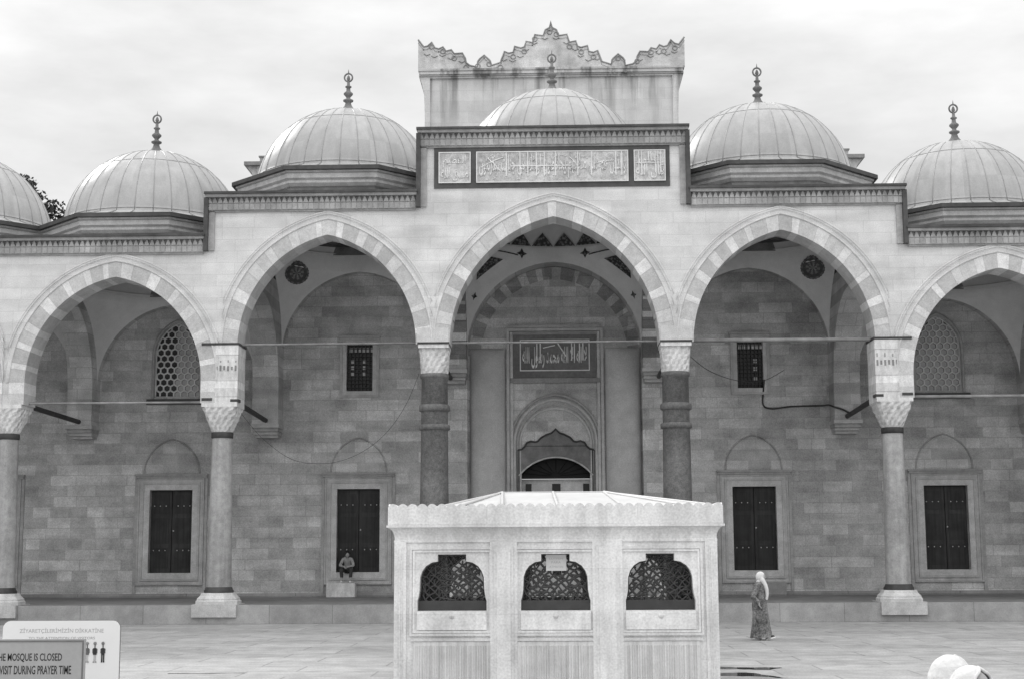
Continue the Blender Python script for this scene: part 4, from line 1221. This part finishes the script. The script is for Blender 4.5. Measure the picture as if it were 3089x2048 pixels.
for d, z in [(.0, 2.19), (.022, 2.195), (.022, 2.22), (.012, 2.232)]+[(.012+.10*(1-math.cos(math.pi/2*q/8)), 2.232+.165*math.sin(math.pi/2*q/8)) for q in range(1, 9)]+[(.118, 2.40), (.118, 2.43)]:
    rows.append([(FX0-d, YFo-d, z), (FX1+d, YFo-d, z), (FX1+d, YFb+d, z), (FX0-d, YFb+d, z)])
en.grid(rows, 0, 1.0, False, True); en.face(rows[-1])
en.build('fountain_cornice', M['marble'], ft)
pa = MB()
def scallop(x0, x1, zb, fn, step=.135):
    n = max(1, round((x1-x0)/step)); st_ = (x1-x0)/n
    for k in range(n):
        a = x0+k*st_
        hs = [0.045*(1-abs(2*q/8-1)**2.2) for q in range(9)]
        for q in range(8):
            fn(a+st_*q/8, a+st_*(q+1)/8, zb+hs[q], zb+hs[q+1])
PXa, PXb, PYa, PYb = FX0-.10, FX1+.10, YFo-.10, YFb+.10
def fx(y0, y1):
    def f(a, b_, za, zb):
        pa.face([(a, y0, 2.432), (b_, y0, 2.432), (b_, y0, zb), (a, y0, za)]); pa.face([(a, y1, 2.432), (a, y1, za), (b_, y1, zb), (b_, y1, 2.432)])
        pa.face([(a, y0, za), (b_, y0, zb), (b_, y1, zb), (a, y1, za)])
    return f
def fy(x0, x1):
    def f(a, b_, za, zb):
        pa.face([(x0, a, 2.432), (x0, a, za), (x0, b_, zb), (x0, b_, 2.432)]); pa.face([(x1, a, 2.432), (x1, b_, 2.432), (x1, b_, zb), (x1, a, za)])
        pa.face([(x0, a, za), (x1, a, za), (x1, b_, zb), (x0, b_, zb)])
    return f
ZP = 2.675
scallop(PXa, PXb, ZP, fx(PYa, PYa+.07)); scallop(PXa, PXb, ZP, fx(PYb-.07, PYb))
scallop(PYa+.07, PYb-.07, ZP, fy(PXa, PXa+.07)); scallop(PYa+.07, PYb-.07, ZP, fy(PXb-.07, PXb))
for xx in (PXa, PXb):
    for y0, y1 in ((PYa, PYa+.07), (PYb-.07, PYb)):
        pa.face([(xx, y0, 2.432), (xx, y1, 2.432), (xx, y1, ZP), (xx, y0, ZP)])
pa.build('parapet', M['marble'], ft)
rf = MB()
T = [(-.86, 23.5, 2.985), (.74, 23.5, 2.985), (.74, 24.3, 2.985), (-.86, 24.3, 2.985)]
B_ = [(FX0+.05, YFo+.05, 2.56), (FX1-.05, YFo+.05, 2.69), (FX1-.05, YFb-.05, 2.66), (FX0+.05, YFb-.05, 2.56)]
for k in range(4): rf.face([B_[k], B_[(k+1) % 4], T[(k+1) % 4], T[k]])
rf.face(T)
rf.face(B_[::-1])
for k in range(4): rf.tube([B_[k], T[k]], .022, 6)
rf.tube([T[0], T[1]], .02, 6)
for xt, xb in ((-.86, -.76), (-.06, .02), (.74, .92), (.74, 1.75), (-.86, -1.7)):
    rf.tube([(xt, 23.49, 2.992), (xb, YFo+.05, 2.575+.13*(xb-FX0)/4.5)], .022, 6)
rf.build('fountain_roof', M['roofw'], ft)
# paper notice on the middle window
nb_ = MB(); nb_.box(-.165, .115, YFo+.12, YFo+.124, 1.80, 2.02)
nt_ = nb_.build('paper_notice', M['paper'], None, (-.025, YFo+.12, 1.8))
tag(nt_, 'small white paper notice hung in the middle fountain window', 'notice')
letter_mesh('lettering', 'LÜTFEN', M['inkg'], nt_, (-.12, .07, 1.955, 1.985), YFo+.12, .001)
letter_mesh('lettering', 'PARA', M['inkg'], nt_, (-.09, .04, 1.90, 1.93), YFo+.12, .001)
letter_mesh('lettering', 'ATMAYIN', M['inkg'], nt_, (-.12, .07, 1.84, 1.87), YFo+.12, .001)

# ------------------------------------------------------------------ notice boards at lower left
def rrect(x0, x1, z0, z1, r):
    P = []
    for cx, cz, a0 in ((x1-r, z1-r, 0), (x0+r, z1-r, 90), (x0+r, z0+r, 180), (x1-r, z0+r, 270)):
        for k in range(7):
            a = R(a0+k*15); P.append((cx+r*math.cos(a), cz+r*math.sin(a)))
    return P
b1 = thing('notice_board', 'large white visitor notice board with rounded corners and small figures', 'sign', (-3.2, 9.6, 0))
mb = MB(); mb.prism(rrect(-3.60, -2.84, .55, 1.635, .05), 9.60, 9.625); bd = mb.build('board', M['board'], b1)
mb = MB(); P = rrect(-3.60, -2.84, .55, 1.635, .05); mb.tube([(x, 9.612, z) for x, z in P], .004, 6, 0, 3, True); mb.build('board_edge', M['iron'], b1)
for x in (-3.52, -2.92):
    mb = MB(); mb.tube([(x, 9.64, 0), (x, 9.64, 1.5)], .018, 8); mb.box(x-.03, x+.03, 9.4, 9.9, 0.0, .02); mb.build('leg', M['iron'], b1)
letter_mesh('lettering', 'ZİYARETÇİLERİMİZİN DİKKATİNE', M['inkg'], b1, (-3.49, -2.945, 1.555, 1.592), 9.60, .001)
letter_mesh('lettering', 'TO THE ATTENTION OF VISITORS', M['boardg'], b1, (-3.43, -3.0, 1.518, 1.534), 9.60, .001)
for x, tone_, trous in ((-3.047, .9, 0), (-2.997, .25, 0), (-2.945, .3, 1)):
    pg = MB()
    pg.lathe((x, 9.596, 1.492), [(.001, -.011), (.008, -.007), (.0105, 0), (.008, .008), (.001, .011)], 10, 0, 7.0, True, 1, .3)
    pg.box(x-.011, x+.011, 9.596, 9.6, 1.42, 1.462, 0, tone_*4); pg.box(x-.003, x+.003, 9.597, 9.6, 1.46, 1.485, 0, 3)
    pg.box(x-.016, x-.0105, 9.597, 9.6, 1.43, 1.458, 0, 4); pg.box(x+.0105, x+.016, 9.597, 9.6, 1.43, 1.458, 0, 4)
    if trous:
        pg.box(x-.0105, x-.002, 9.597, 9.6, 1.372, 1.42, 0, 1.2); pg.box(x+.002, x+.0105, 9.597, 9.6, 1.372, 1.42, 0, 1.2)
    else:
        pg.box(x-.012, x-.002, 9.597, 9.6, 1.372, 1.378, 0, 7); pg.box(x+.002, x+.012, 9.597, 9.6, 1.372, 1.378, 0, 7); pg.box(x-.007, x-.002, 9.597, 9.6, 1.377, 1.421, 0, 14); pg.box(x+.002, x+.007, 9.597, 9.6, 1.377, 1.421, 0, 14)
    pg.build('pictogram', M['shoe'], b1)
letter_mesh('lettering', ')', M['inkg'], b1, (-3.075, -3.058, 1.335, 1.372), 9.60, .001)
b2 = thing('closed_sign', 'grey sign reading the mosque is closed in front of the white board', 'sign', (-3.14, 8.8, 0))
mb = MB(); mb.box(-3.46, -2.81, 8.80, 8.82, .85, 1.565); mb.build('board', M['boardg'], b2)
mb = MB(); frame_rect(mb, -3.452, -2.818, .86, 1.557, .008, 8.797, 8.80, 0, 5); mb.build('board_border', M['shoe'], b2)
for x in (-3.40, -2.87):
    mb = MB(); mb.tube([(x, 8.83, 0), (x, 8.83, 1.4)], .016, 8); mb.box(x-.03, x+.03, 8.62, 9.05, 0.0, .02); mb.build('leg', M['iron'], b2)
letter_mesh('lettering', 'THE MOSQUE IS CLOSED', M['ink'], b2, (-3.345, -2.945, 1.432, 1.483), 8.80, .001, .012)
letter_mesh('lettering', 'TO VISIT DURING PRAYER TIME', M['ink'], b2, (-3.371, -2.888, 1.362, 1.412), 8.80, .001, .012)

# ------------------------------------------------------------------ people
def skin(name, joints, edges, m, parent, sub=2):
    names = list(joints); org = ORG[parent.name]
    me = bpy.data.meshes.new(name)
    me.from_pydata([tuple(Vector(joints[n][0])-org) for n in names], [(names.index(a), names.index(b_)) for a, b_ in edges], [])
    me.materials.append(m)
    o = bpy.data.objects.new(name, me); COL.objects.link(o); o.parent = parent; ORG[o.name] = org
    md = o.modifiers.new('skin', 'SKIN'); md.use_smooth_shade = True
    sv = me.skin_vertices[0].data
    for i, n in enumerate(names):
        r = joints[n][1]; sv[i].radius = (r, r) if not isinstance(r, tuple) else r
        sv[i].use_root = (i == 0)
    o.modifiers.new('sub', 'SUBSURF').levels = sub
    o.modifiers['sub'].render_levels = sub
    # bake to a plain mesh
    bpy.context.view_layer.update()
    dg = bpy.context.evaluated_depsgraph_get()
    nm = bpy.data.meshes.new_from_object(o.evaluated_get(dg)); nm.name = name
    o.modifiers.clear(); o.data = nm
    if not nm.materials: nm.materials.append(m)
    a = nm.attributes.new('tone', 'FLOAT', 'FACE'); a.data.foreach_set('value', [1.0]*len(nm.polygons))
    return o
def hand_joints(J, E, pre, wrist, d, side, palm=.075):
    """palm and five fingers from the wrist along d; side = direction of the thumb"""
    wv = Vector(wrist); d = Vector(d).normalized(); s = Vector(side).normalized(); nrm = d.cross(s)
    J[pre+'p'] = (wv+d*palm*.6, .026); E.append((pre+'w', pre+'p'))
    for k, (off, ln) in enumerate(((.028, .068), (.010, .078), (-.010, .072), (-.028, .056))):
        b0 = wv+d*palm+s*off
        J[pre+'f%da' % k] = (b0, .010); J[pre+'f%db' % k] = (b0+d*ln*.55+nrm*.01, .009); J[pre+'f%dc' % k] = (b0+d*ln*.9+nrm*.03, .008)
        E += [(pre+'p', pre+'f%da' % k), (pre+'f%da' % k, pre+'f%db' % k), (pre+'f%db' % k, pre+'f%dc' % k)]
    J[pre+'ta'] = (wv+d*.035+s*.035, .011); J[pre+'tb'] = (wv+d*.075+s*.052+nrm*.015, .009)
    E += [(pre+'p', pre+'ta'), (pre+'ta', pre+'tb')]
def loft(mb, rings, n=28, mi=0, fold=0.0, seed=0, cap=True):
    """rings: (cx,cy,cz,rx,ry)"""
    rr_ = random.Random(seed); ph = [rr_.uniform(0, 6.28) for _ in range(4)]
    rows = []
    for i, (cx, cy, cz, rx, ry) in enumerate(rings):
        f = i/max(1, len(rings)-1)
        row = []
        for k in range(n):
            a = 2*math.pi*k/n
            wv = 1+fold*(1-f)*(math.sin(7*a+ph[0]+f)+.6*math.sin(11*a+ph[1]))
            row.append((cx+rx*wv*math.cos(a), cy+ry*wv*math.sin(a), cz))
        rows.append(row)
    mb.grid(rows, mi, 1.0, True, True)
    if cap: mb.face(rows[0][::-1], mi); mb.face(rows[-1], mi)
def head(mb, c, d, r=.098, mi=0):
    """head with brow, nose, lips, chin and ears looking along d (unit, horizontal)"""
    d = Vector(d).normalized(); s = Vector((d.y, -d.x, 0)); u = Vector((0, 0, 1)); c = Vector(c)
    rows = []; K, n = 22, 28
    for i in range(K+1):
        ph = math.pi*i/K; z = -math.cos(ph); q = math.sin(ph); row = []
        for k in range(n):
            a = 2*math.pi*k/n; fx_, sx_ = math.cos(a), math.sin(a)
            jaw = 1-.28*max(0, -z)**1.5*(1 if fx_ > 0 else .6)
            f = q*fx_*1.05*(1-.05*max(0, -z)); sd_ = q*sx_*.80*jaw
            if fx_ > .3:
                w_ = (fx_-.3)/.7
                f += .20*math.exp(-((z+.18)/.16)**2)*math.exp(-(sx_/.20)**2)*w_      # nose
                f -= .06*math.exp(-((z-.08)/.10)**2)*math.exp(-((abs(sx_)-.38)/.16)**2)  # eye sockets
                f += .05*math.exp(-((z+.47)/.07)**2)*math.exp(-(sx_/.26)**2)           # lips
                f += .06*math.exp(-((z+.80)/.16)**2)*math.exp(-(sx_/.3)**2)            # chin
                f += .03*math.exp(-((z-.25)/.09)**2)                                    # brow
            row.append(c+d*f*r+s*sd_*r+u*z*r*1.22)
        rows.append(row)
    mb.grid(rows, mi, 1.0, True, True)
    for sg in (-1, 1):
        mb.ball(c+s*sg*.80*r-d*.02+u*(-.02), .014, .022, .032, 8, 6, mi)
def face_bits(mb, c, d, r=.098, mi=0):
    d = Vector(d).normalized(); s = Vector((d.y, -d.x, 0)); u = Vector((0, 0, 1)); c = Vector(c)
    for sg in (-1, 1):
        mb.ball(c+d*.915*r+s*sg*.34*r+u*.09*r, .011, n=8, k=6, mi=mi)
        P = [c+d*(.96-.1*abs(t))*r+s*sg*(.34+.2*t)*r+u*(.30-.04*t*t)*r for t in (-1, -.3, .4, 1)]
        mb.tube(P, .006, 5, mi)
    mb.tube([c+d*1.03*r+s*t*.2*r+u*(-.575)*r for t in (-1, 0, 1)], .006, 5, mi)

# walking woman in a printed dress
wx, wy = 4.73, 35.27
wo_ = thing('person', 'woman in a long printed dress and pale headscarf walking across the courtyard', 'person', (wx, wy, 0))
J = {'pelvis': ((wx, wy, .84), .13), 'waist': ((wx+.01, wy, 1.0), .11), 'chest': ((wx+.02, wy, 1.18), .125), 'neck': ((wx+.035, wy, 1.33), .05), 'hd': ((wx+.05, wy, 1.44), .075),
     'shl': ((wx-.02, wy-.16, 1.25), .055), 'ell': ((wx-.17, wy-.22, 1.02), .042), 'lw': ((wx-.05, wy-.24, .86), .03),
     'shr': ((wx+.04, wy+.16, 1.25), .055), 'elr': ((wx+.06, wy+.22, 1.0), .042), 'rw': ((wx+.16, wy+.2, .84), .03),
     'hl': ((wx+.03, wy-.09, .78), .09), 'kl': ((wx+.13, wy-.09, .44), .062), 'al': ((wx+.17, wy-.09, .09), .042), 'tl': ((wx+.26, wy-.09, .07), .03),
     'hr': ((wx-.03, wy+.09, .78), .09), 'kr': ((wx-.05, wy+.09, .42), .062), 'ar': ((wx-.16, wy+.09, .10), .042), 'tr': ((wx-.07, wy+.09, .03), .03)}
E_ = [('pelvis', 'waist'), ('waist', 'chest'), ('chest', 'neck'), ('neck', 'hd'), ('chest', 'shl'), ('shl', 'ell'), ('ell', 'lw'), ('chest', 'shr'), ('shr', 'elr'), ('elr', 'rw'),
      ('pelvis', 'hl'), ('hl', 'kl'), ('kl', 'al'), ('al', 'tl'), ('pelvis', 'hr'), ('hr', 'kr'), ('kr', 'ar'), ('ar', 'tr')]
hand_joints(J, E_, 'l', (wx-.05, wy-.24, .86), (.3, 0, -1), (0, 1, 0)); hand_joints(J, E_, 'r', (wx+.16, wy+.2, .84), (.3, 0, -1), (0, -1, 0))
skin('body', J, E_, M['skin'], wo_)
mb = MB(); head(mb, (wx+.06, wy, 1.45), (1, -.35, 0), .09); mb.build('face', M['skin'], wo_)
mb = MB()
loft(mb, [(wx+.02, wy, .05, .26, .23), (wx+.02, wy, .09, .255, .23), (wx+.02, wy, .3, .215, .21), (wx+.015, wy, .55, .185, .195), (wx, wy, .80, .175, .185), (wx-.005, wy, .95, .155, .175), (wx, wy, 1.08, .145, .175), (wx+.01, wy, 1.2, .14, .18), (wx+.015, wy, 1.29, .12, .155), (wx+.03, wy, 1.36, .07, .08)], 40, 0, .035, 3)
mb.tube(smooth([(wx+.0, wy-.12, 1.285), (wx-.04, wy-.165, 1.24), (wx-.09, wy-.19, 1.14), (wx-.16, wy-.215, 1.03), (wx-.15, wy-.23, .97), (wx-.06, wy-.24, .87)]), [.05]*3+[.064]*16+[.06]*6+[.056]*6, 12)
mb.tube(smooth([(wx+.03, wy+.15, 1.26), (wx+.06, wy+.21, 1.0), (wx+.15, wy+.2, .86)]), .055, 10)
mb.build('dress', M['dress'], wo_)
mb = MB()
hx, hy, hz = wx+.04, wy, 1.455
rows = []
for i in range(15):
    ph = math.pi*i/16; q = math.sin(ph)
    rows.append([(hx+.112*q*math.cos(2*math.pi*k/24)*(1 if math.cos(2*math.pi*k/24-.0) < .6 or i < 6 else .86), hy+.098*q*math.sin(2*math.pi*k/24), hz+.122*math.cos(ph)) for k in range(24)])
mb.grid(rows, 0, 1.0, True, True)
loft(mb, [(wx+.03, wy, 1.22, .13, .155), (wx+.03, wy, 1.29, .115, .13), (wx+.035, wy, 1.36, .085, .09), (wx+.04, wy, 1.41, .085, .085)], 24, 0, .03, 5, False)
mb.tube(smooth([(wx+.03, wy-.08, 1.44), (wx+.08, wy-.09, 1.36), (wx+.135, wy-.105, 1.25), (wx+.165, wy-.115, 1.13), (wx+.165, wy-.115, 1.02), (wx+.15, wy-.11, .93)]), [.05]*4+[.06-.0012*k for k in range(27)], 12)
mb.build('headscarf', M['scarfg'], wo_)
for nm, sx0, yy, tilt, lift in (('shoe', wx+.19, wy-.09, .28, .02), ('shoe', wx-.12, wy+.09, -.15, .03)):
    mb = MB(); ct, st_ = math.cos(tilt), math.sin(tilt)
    def rp(x, z): return (sx0+x*ct-z*st_, z*ct+x*st_+lift)
    sole = [rp(-.07, 0), rp(.14, 0), rp(.16, .02), rp(.155, .028), rp(-.075, .028)]
    mb.prism(sole, yy-.042, yy+.042, 1)
    upr = [rp(-.072, .03), rp(.15, .03), rp(.13, .055), rp(.05, .075), rp(.0, .10), rp(-.06, .10)]
    mb.prism(upr, yy-.038, yy+.038, 0)
    mb.build('shoe', [M['shoe'], M['white']], wo_)

# person seated on the window ledge
px, py, pz = -7.24, YW-.05, 1.39
se = thing('person', 'person in a pale shirt hunched on the sill of a shuttered window', 'person', (px, py, pz))
J = {'pelvis': ((px, py, pz+.11), .12), 'waist': ((px, py-.05, pz+.27), .11), 'chest': ((px, py-.14, pz+.42), .115), 'neck': ((px+.01, py-.22, pz+.53), .05), 'hd': ((px+.02, py-.27, pz+.60), .07)}
E_ = [('pelvis', 'waist'), ('waist', 'chest'), ('chest', 'neck'), ('neck', 'hd')]
for sg, p_ in ((-1, 'l'), (1, 'r')):
    J[p_+'s'] = ((px+sg*.16, py-.15, pz+.45), .055); J[p_+'e'] = ((px+sg*.24, py-.30, pz+.22), .042); J[p_+'w'] = ((px+sg*.08, py-.46, pz+.20), .03)
    J[p_+'h'] = ((px+sg*.09, py-.05, pz+.09), .085); J[p_+'k'] = ((px+sg*.17, py-.44, pz+.09), .062); J[p_+'a'] = ((px+sg*.15, py-.42, pz-.28), .042); J[p_+'t'] = ((px+sg*.16, py-.55, pz-.325), .03)
    E_ += [('chest', p_+'s'), (p_+'s', p_+'e'), (p_+'e', p_+'w'), ('pelvis', p_+'h'), (p_+'h', p_+'k'), (p_+'k', p_+'a'), (p_+'a', p_+'t')]
    hand_joints(J, E_, p_, (px+sg*.08, py-.46, pz+.20), (-sg*.7, -.4, -.3), (0, .2, 1))
skin('body', J, E_, M['skin'], se)
mb = MB(); head(mb, (px+.02, py-.28, pz+.61), (.15, -1, 0), .09); mb.build('face', M['skin'], se)
mb = MB(); mb.ball((px+.02, py-.262, pz+.645), .094, .105, .105, 16, 10); mb.ball((px+.02, py-.235, pz+.60), .085, .08, .11, 14, 8); mb.build('hair', M['hair'], se)
J2 = {'w': ((px, py-.03, pz+.20), .115), 'm': ((px, py-.09, pz+.34), .11), 'c': ((px, py-.15, pz+.45), .105), 'n': ((px+.005, py-.2, pz+.52), .06)}
E2 = [('w', 'm'), ('m', 'c'), ('c', 'n')]
for sg, p_ in ((-1, 'l'), (1, 'r')):
    J2[p_+'s'] = ((px+sg*.145, py-.155, pz+.45), .06); J2[p_+'e'] = ((px+sg*.24, py-.30, pz+.23), .055); J2[p_+'f'] = ((px+sg*.15, py-.40, pz+.215), .045)
    E2 += [('c', p_+'s'), (p_+'s', p_+'e'), (p_+'e', p_+'f')]
skin('shirt', J2, E2, M['shirt'], se)
J3 = {'p': ((px, py, pz+.11), .13)}; E3 = []
for sg, p_ in ((-1, 'l'), (1, 'r')):
    J3[p_+'h'] = ((px+sg*.09, py-.06, pz+.095), .095); J3[p_+'k'] = ((px+sg*.17, py-.44, pz+.095), .075); J3[p_+'a'] = ((px+sg*.15, py-.42, pz-.20), .058)
    E3 += [('p', p_+'h'), (p_+'h', p_+'k'), (p_+'k', p_+'a')]
skin('trousers', J3, E3, M['trous'], se)
for sg in (-1, 1):
    mb = MB(); mb.ball((px+sg*.155, py-.50, pz-.325), .045, .12, .042, 12, 8); mb.build('shoe', M['white'], se)

# two women in white headscarves close to the camera, heads at the lower edge
def scarfed(x, y, top, d, label, seed):
    o = thing('person', label, 'person', (x, y, 0), 'women in white headscarves')
    d = Vector(d).normalized(); s = Vector((d.y, -d.x, 0)); hc = Vector((x, y, top-.128))
    c = Vector((x, y, 0)); k = top/1.56
    J = {'pelvis': (c+Vector((0, 0, .86*k)), .13), 'waist': (c+Vector((0, 0, 1.0*k)), .115), 'chest': (c+Vector((0, 0, 1.17*k)), .13), 'neck': (c+Vector((0, 0, 1.32*k)), .052), 'hd': (hc-Vector((0, 0, .02)), .07)}
    E = [('pelvis', 'waist'), ('waist', 'chest'), ('chest', 'neck'), ('neck', 'hd')]
    for sg, p_ in ((-1, 'l'), (1, 'r')):
        J[p_+'s'] = (c+s*sg*.17+Vector((0, 0, 1.24*k)), .055); J[p_+'e'] = (c+s*sg*.23+d*.02+Vector((0, 0, .97*k)), .042); J[p_+'w'] = (c+s*sg*.2+d*.12+Vector((0, 0, .76*k)), .03)
        J[p_+'h'] = (c+s*sg*.09+Vector((0, 0, .8*k)), .09); J[p_+'k'] = (c+s*sg*.09+d*.02+Vector((0, 0, .45*k)), .062); J[p_+'a'] = (c+s*sg*.09+Vector((0, 0, .09)), .042); J[p_+'t'] = (c+s*sg*.10+d*.12+Vector((0, 0, .035)), .032)
        E += [('chest', p_+'s'), (p_+'s', p_+'e'), (p_+'e', p_+'w'), ('pelvis', p_+'h'), (p_+'h', p_+'k'), (p_+'k', p_+'a'), (p_+'a', p_+'t')]
        hand_joints(J, E, p_, J[p_+'w'][0], d*.2+Vector((0, 0, -1)), d)
    skin('body', J, E, M['skin'], o)
    mb = MB(); head(mb, hc, d, .096); mb.build('face', M['skin'], o)
    mb = MB(); face_bits(mb, hc, d, .096); mb.build('eyes_and_brows', M['hair'], o)
    # scarf: hood with an opening for the face, falling over the shoulders
    rows = []; n, K = 40, 22
    for i in range(K+1):
        ph = 0.02+2.45*i/K; q = math.sin(ph); z = math.cos(ph); row = []
        for kk in range(n+1):
            gt = max(0, min(1, (i-2.5)/7)); gap = .82*gt*gt*(3-2*gt)*(1 if i < K-2 else .6)
            a = gap+(2*math.pi-2*gap)*kk/n
            rr_ = 1+(.012*math.sin(7*a+seed+2*ph)+.014*math.sin(5*ph*2+a+seed)+.008*math.sin(13*a-4*ph))*q
            bk = 1.12 if math.cos(a) < 0 else 1.02
            row.append(hc+d*(.112*q*math.cos(a)*bk*rr_-.004)+s*(.106*q*math.sin(a)*rr_)+Vector((0, 0, .131*z*rr_)))
        rows.append(row)
    mb = MB(); mb.grid(rows, 0, 1.0, True)
    edge = [r_[0] for r_ in rows[3:]][::-1]+[r_[-1] for r_ in rows[3:]]
    mb.tube(edge, .009, 6)
    loft(mb, [(x, y, top-.52, .20, .20), (x, y, top-.42, .19, .19), (x, y, top-.33, .15, .15), (x, y, top-.25, .10, .10), (x, y, top-.2, .095, .095)], 30, 0, .05, seed, False)
    mb.build('headscarf', M['scarf'], o)
    mb = MB(); loft(mb, [(x, y, .06, .30, .30), (x, y, .4, .25, .25), (x, y, .8*k, .21, .2), (x, y, 1.05*k, .19, .18), (x, y, 1.2*k, .2, .18), (x, y, 1.28*k, .13, .12), (x, y, 1.33*k, .06, .06)], 36, 0, .03, seed+1)
    for sg in (-1, 1):
        mb.tube(smooth([c+s*sg*.15+Vector((0, 0, 1.24*k)), c+s*sg*.24+d*.02+Vector((0, 0, .97*k)), c+s*sg*.205+d*.1+Vector((0, 0, .80*k))]), .065, 10)
    mb.build('robe', M['dressp'], o)
    for sg in (-1, 1):
        p = c+s*sg*.1+d*.07; mb = MB(); mb.ball((p.x, p.y, .04), .06+.05*abs(d.x), .06+.05*abs(d.y), .04, 12, 8); mb.build('shoe', M['shoe'], o)
    return o
scarfed(2.095, 8.25, 1.495, (.75, .45, 0), 'woman in a white headscarf facing away, just left of the other white headscarf', 2)
scarfed(2.10, 7.85, 1.468, (.62, -.75, 0), 'woman in a white headscarf at the lower right edge, face towards the camera', 5)

# ------------------------------------------------------------------ tree behind the left domes
tr = thing('tree', 'dark leafy tree showing its top between the two leftmost domes', 'tree', (-26.0, 72, 0))
mb = MB(); rt_ = random.Random(4)
mb.tube([(-26.0, 72, 0), (-25.9, 72, 6), (-26.1, 72, 12), (-26.0, 72, 16), (-25.9, 72, 18.5)], [.45, .38, .28, .16, .05], 10)
tips = []
def branch(p, d, L, r, depth):
    p = Vector(p); d = Vector(d).normalized(); path = [p]; 
    for k in range(4):
        d = (d+Vector((rt_.uniform(-.25, .25), rt_.uniform(-.25, .25), rt_.uniform(-.05, .25)))).normalized()
        path.append(path[-1]+d*L/4)
    mb.tube(path, [r, r*.85, r*.7, r*.5, r*.3], 6)
    if depth == 0: tips.extend(path[1:]); return
    for k in range(4):
        q = path[rt_.choice((2, 3, 4))]
        branch(q, d+Vector((rt_.uniform(-1, 1), rt_.uniform(-1, 1), rt_.uniform(-.3, .7))), L*.6, r*.5, depth-1)
for k in range(16):
    z = 10+rt_.uniform(0, 8.5); a = rt_.uniform(0, 6.28)
    branch((-26.0, 72, z), (math.cos(a)+.25, math.sin(a), .7), 2.7-.1*(z-9), .10, 2)
mb.build('trunk', M['bark'], tr)
lf = MB()
for p in tips:
    if rt_.random() < .12: continue
    for k in range(46):
        c = p+Vector((rt_.gauss(0, .28), rt_.gauss(0, .26), rt_.gauss(0, .26)))
        u = Vector((rt_.uniform(-1, 1), rt_.uniform(-1, 1), rt_.uniform(-1, 1))).normalized(); v = u.orthogonal().normalized()
        s = rt_.uniform(.10, .19)
        lf.face([c-u*s, c+v*s*.5, c+u*s, c-v*s*.5], 0, rt_.uniform(.6, 1.5))
lf.build('crown', M['leaf'], tr)
print('objects', len(bpy.data.objects))
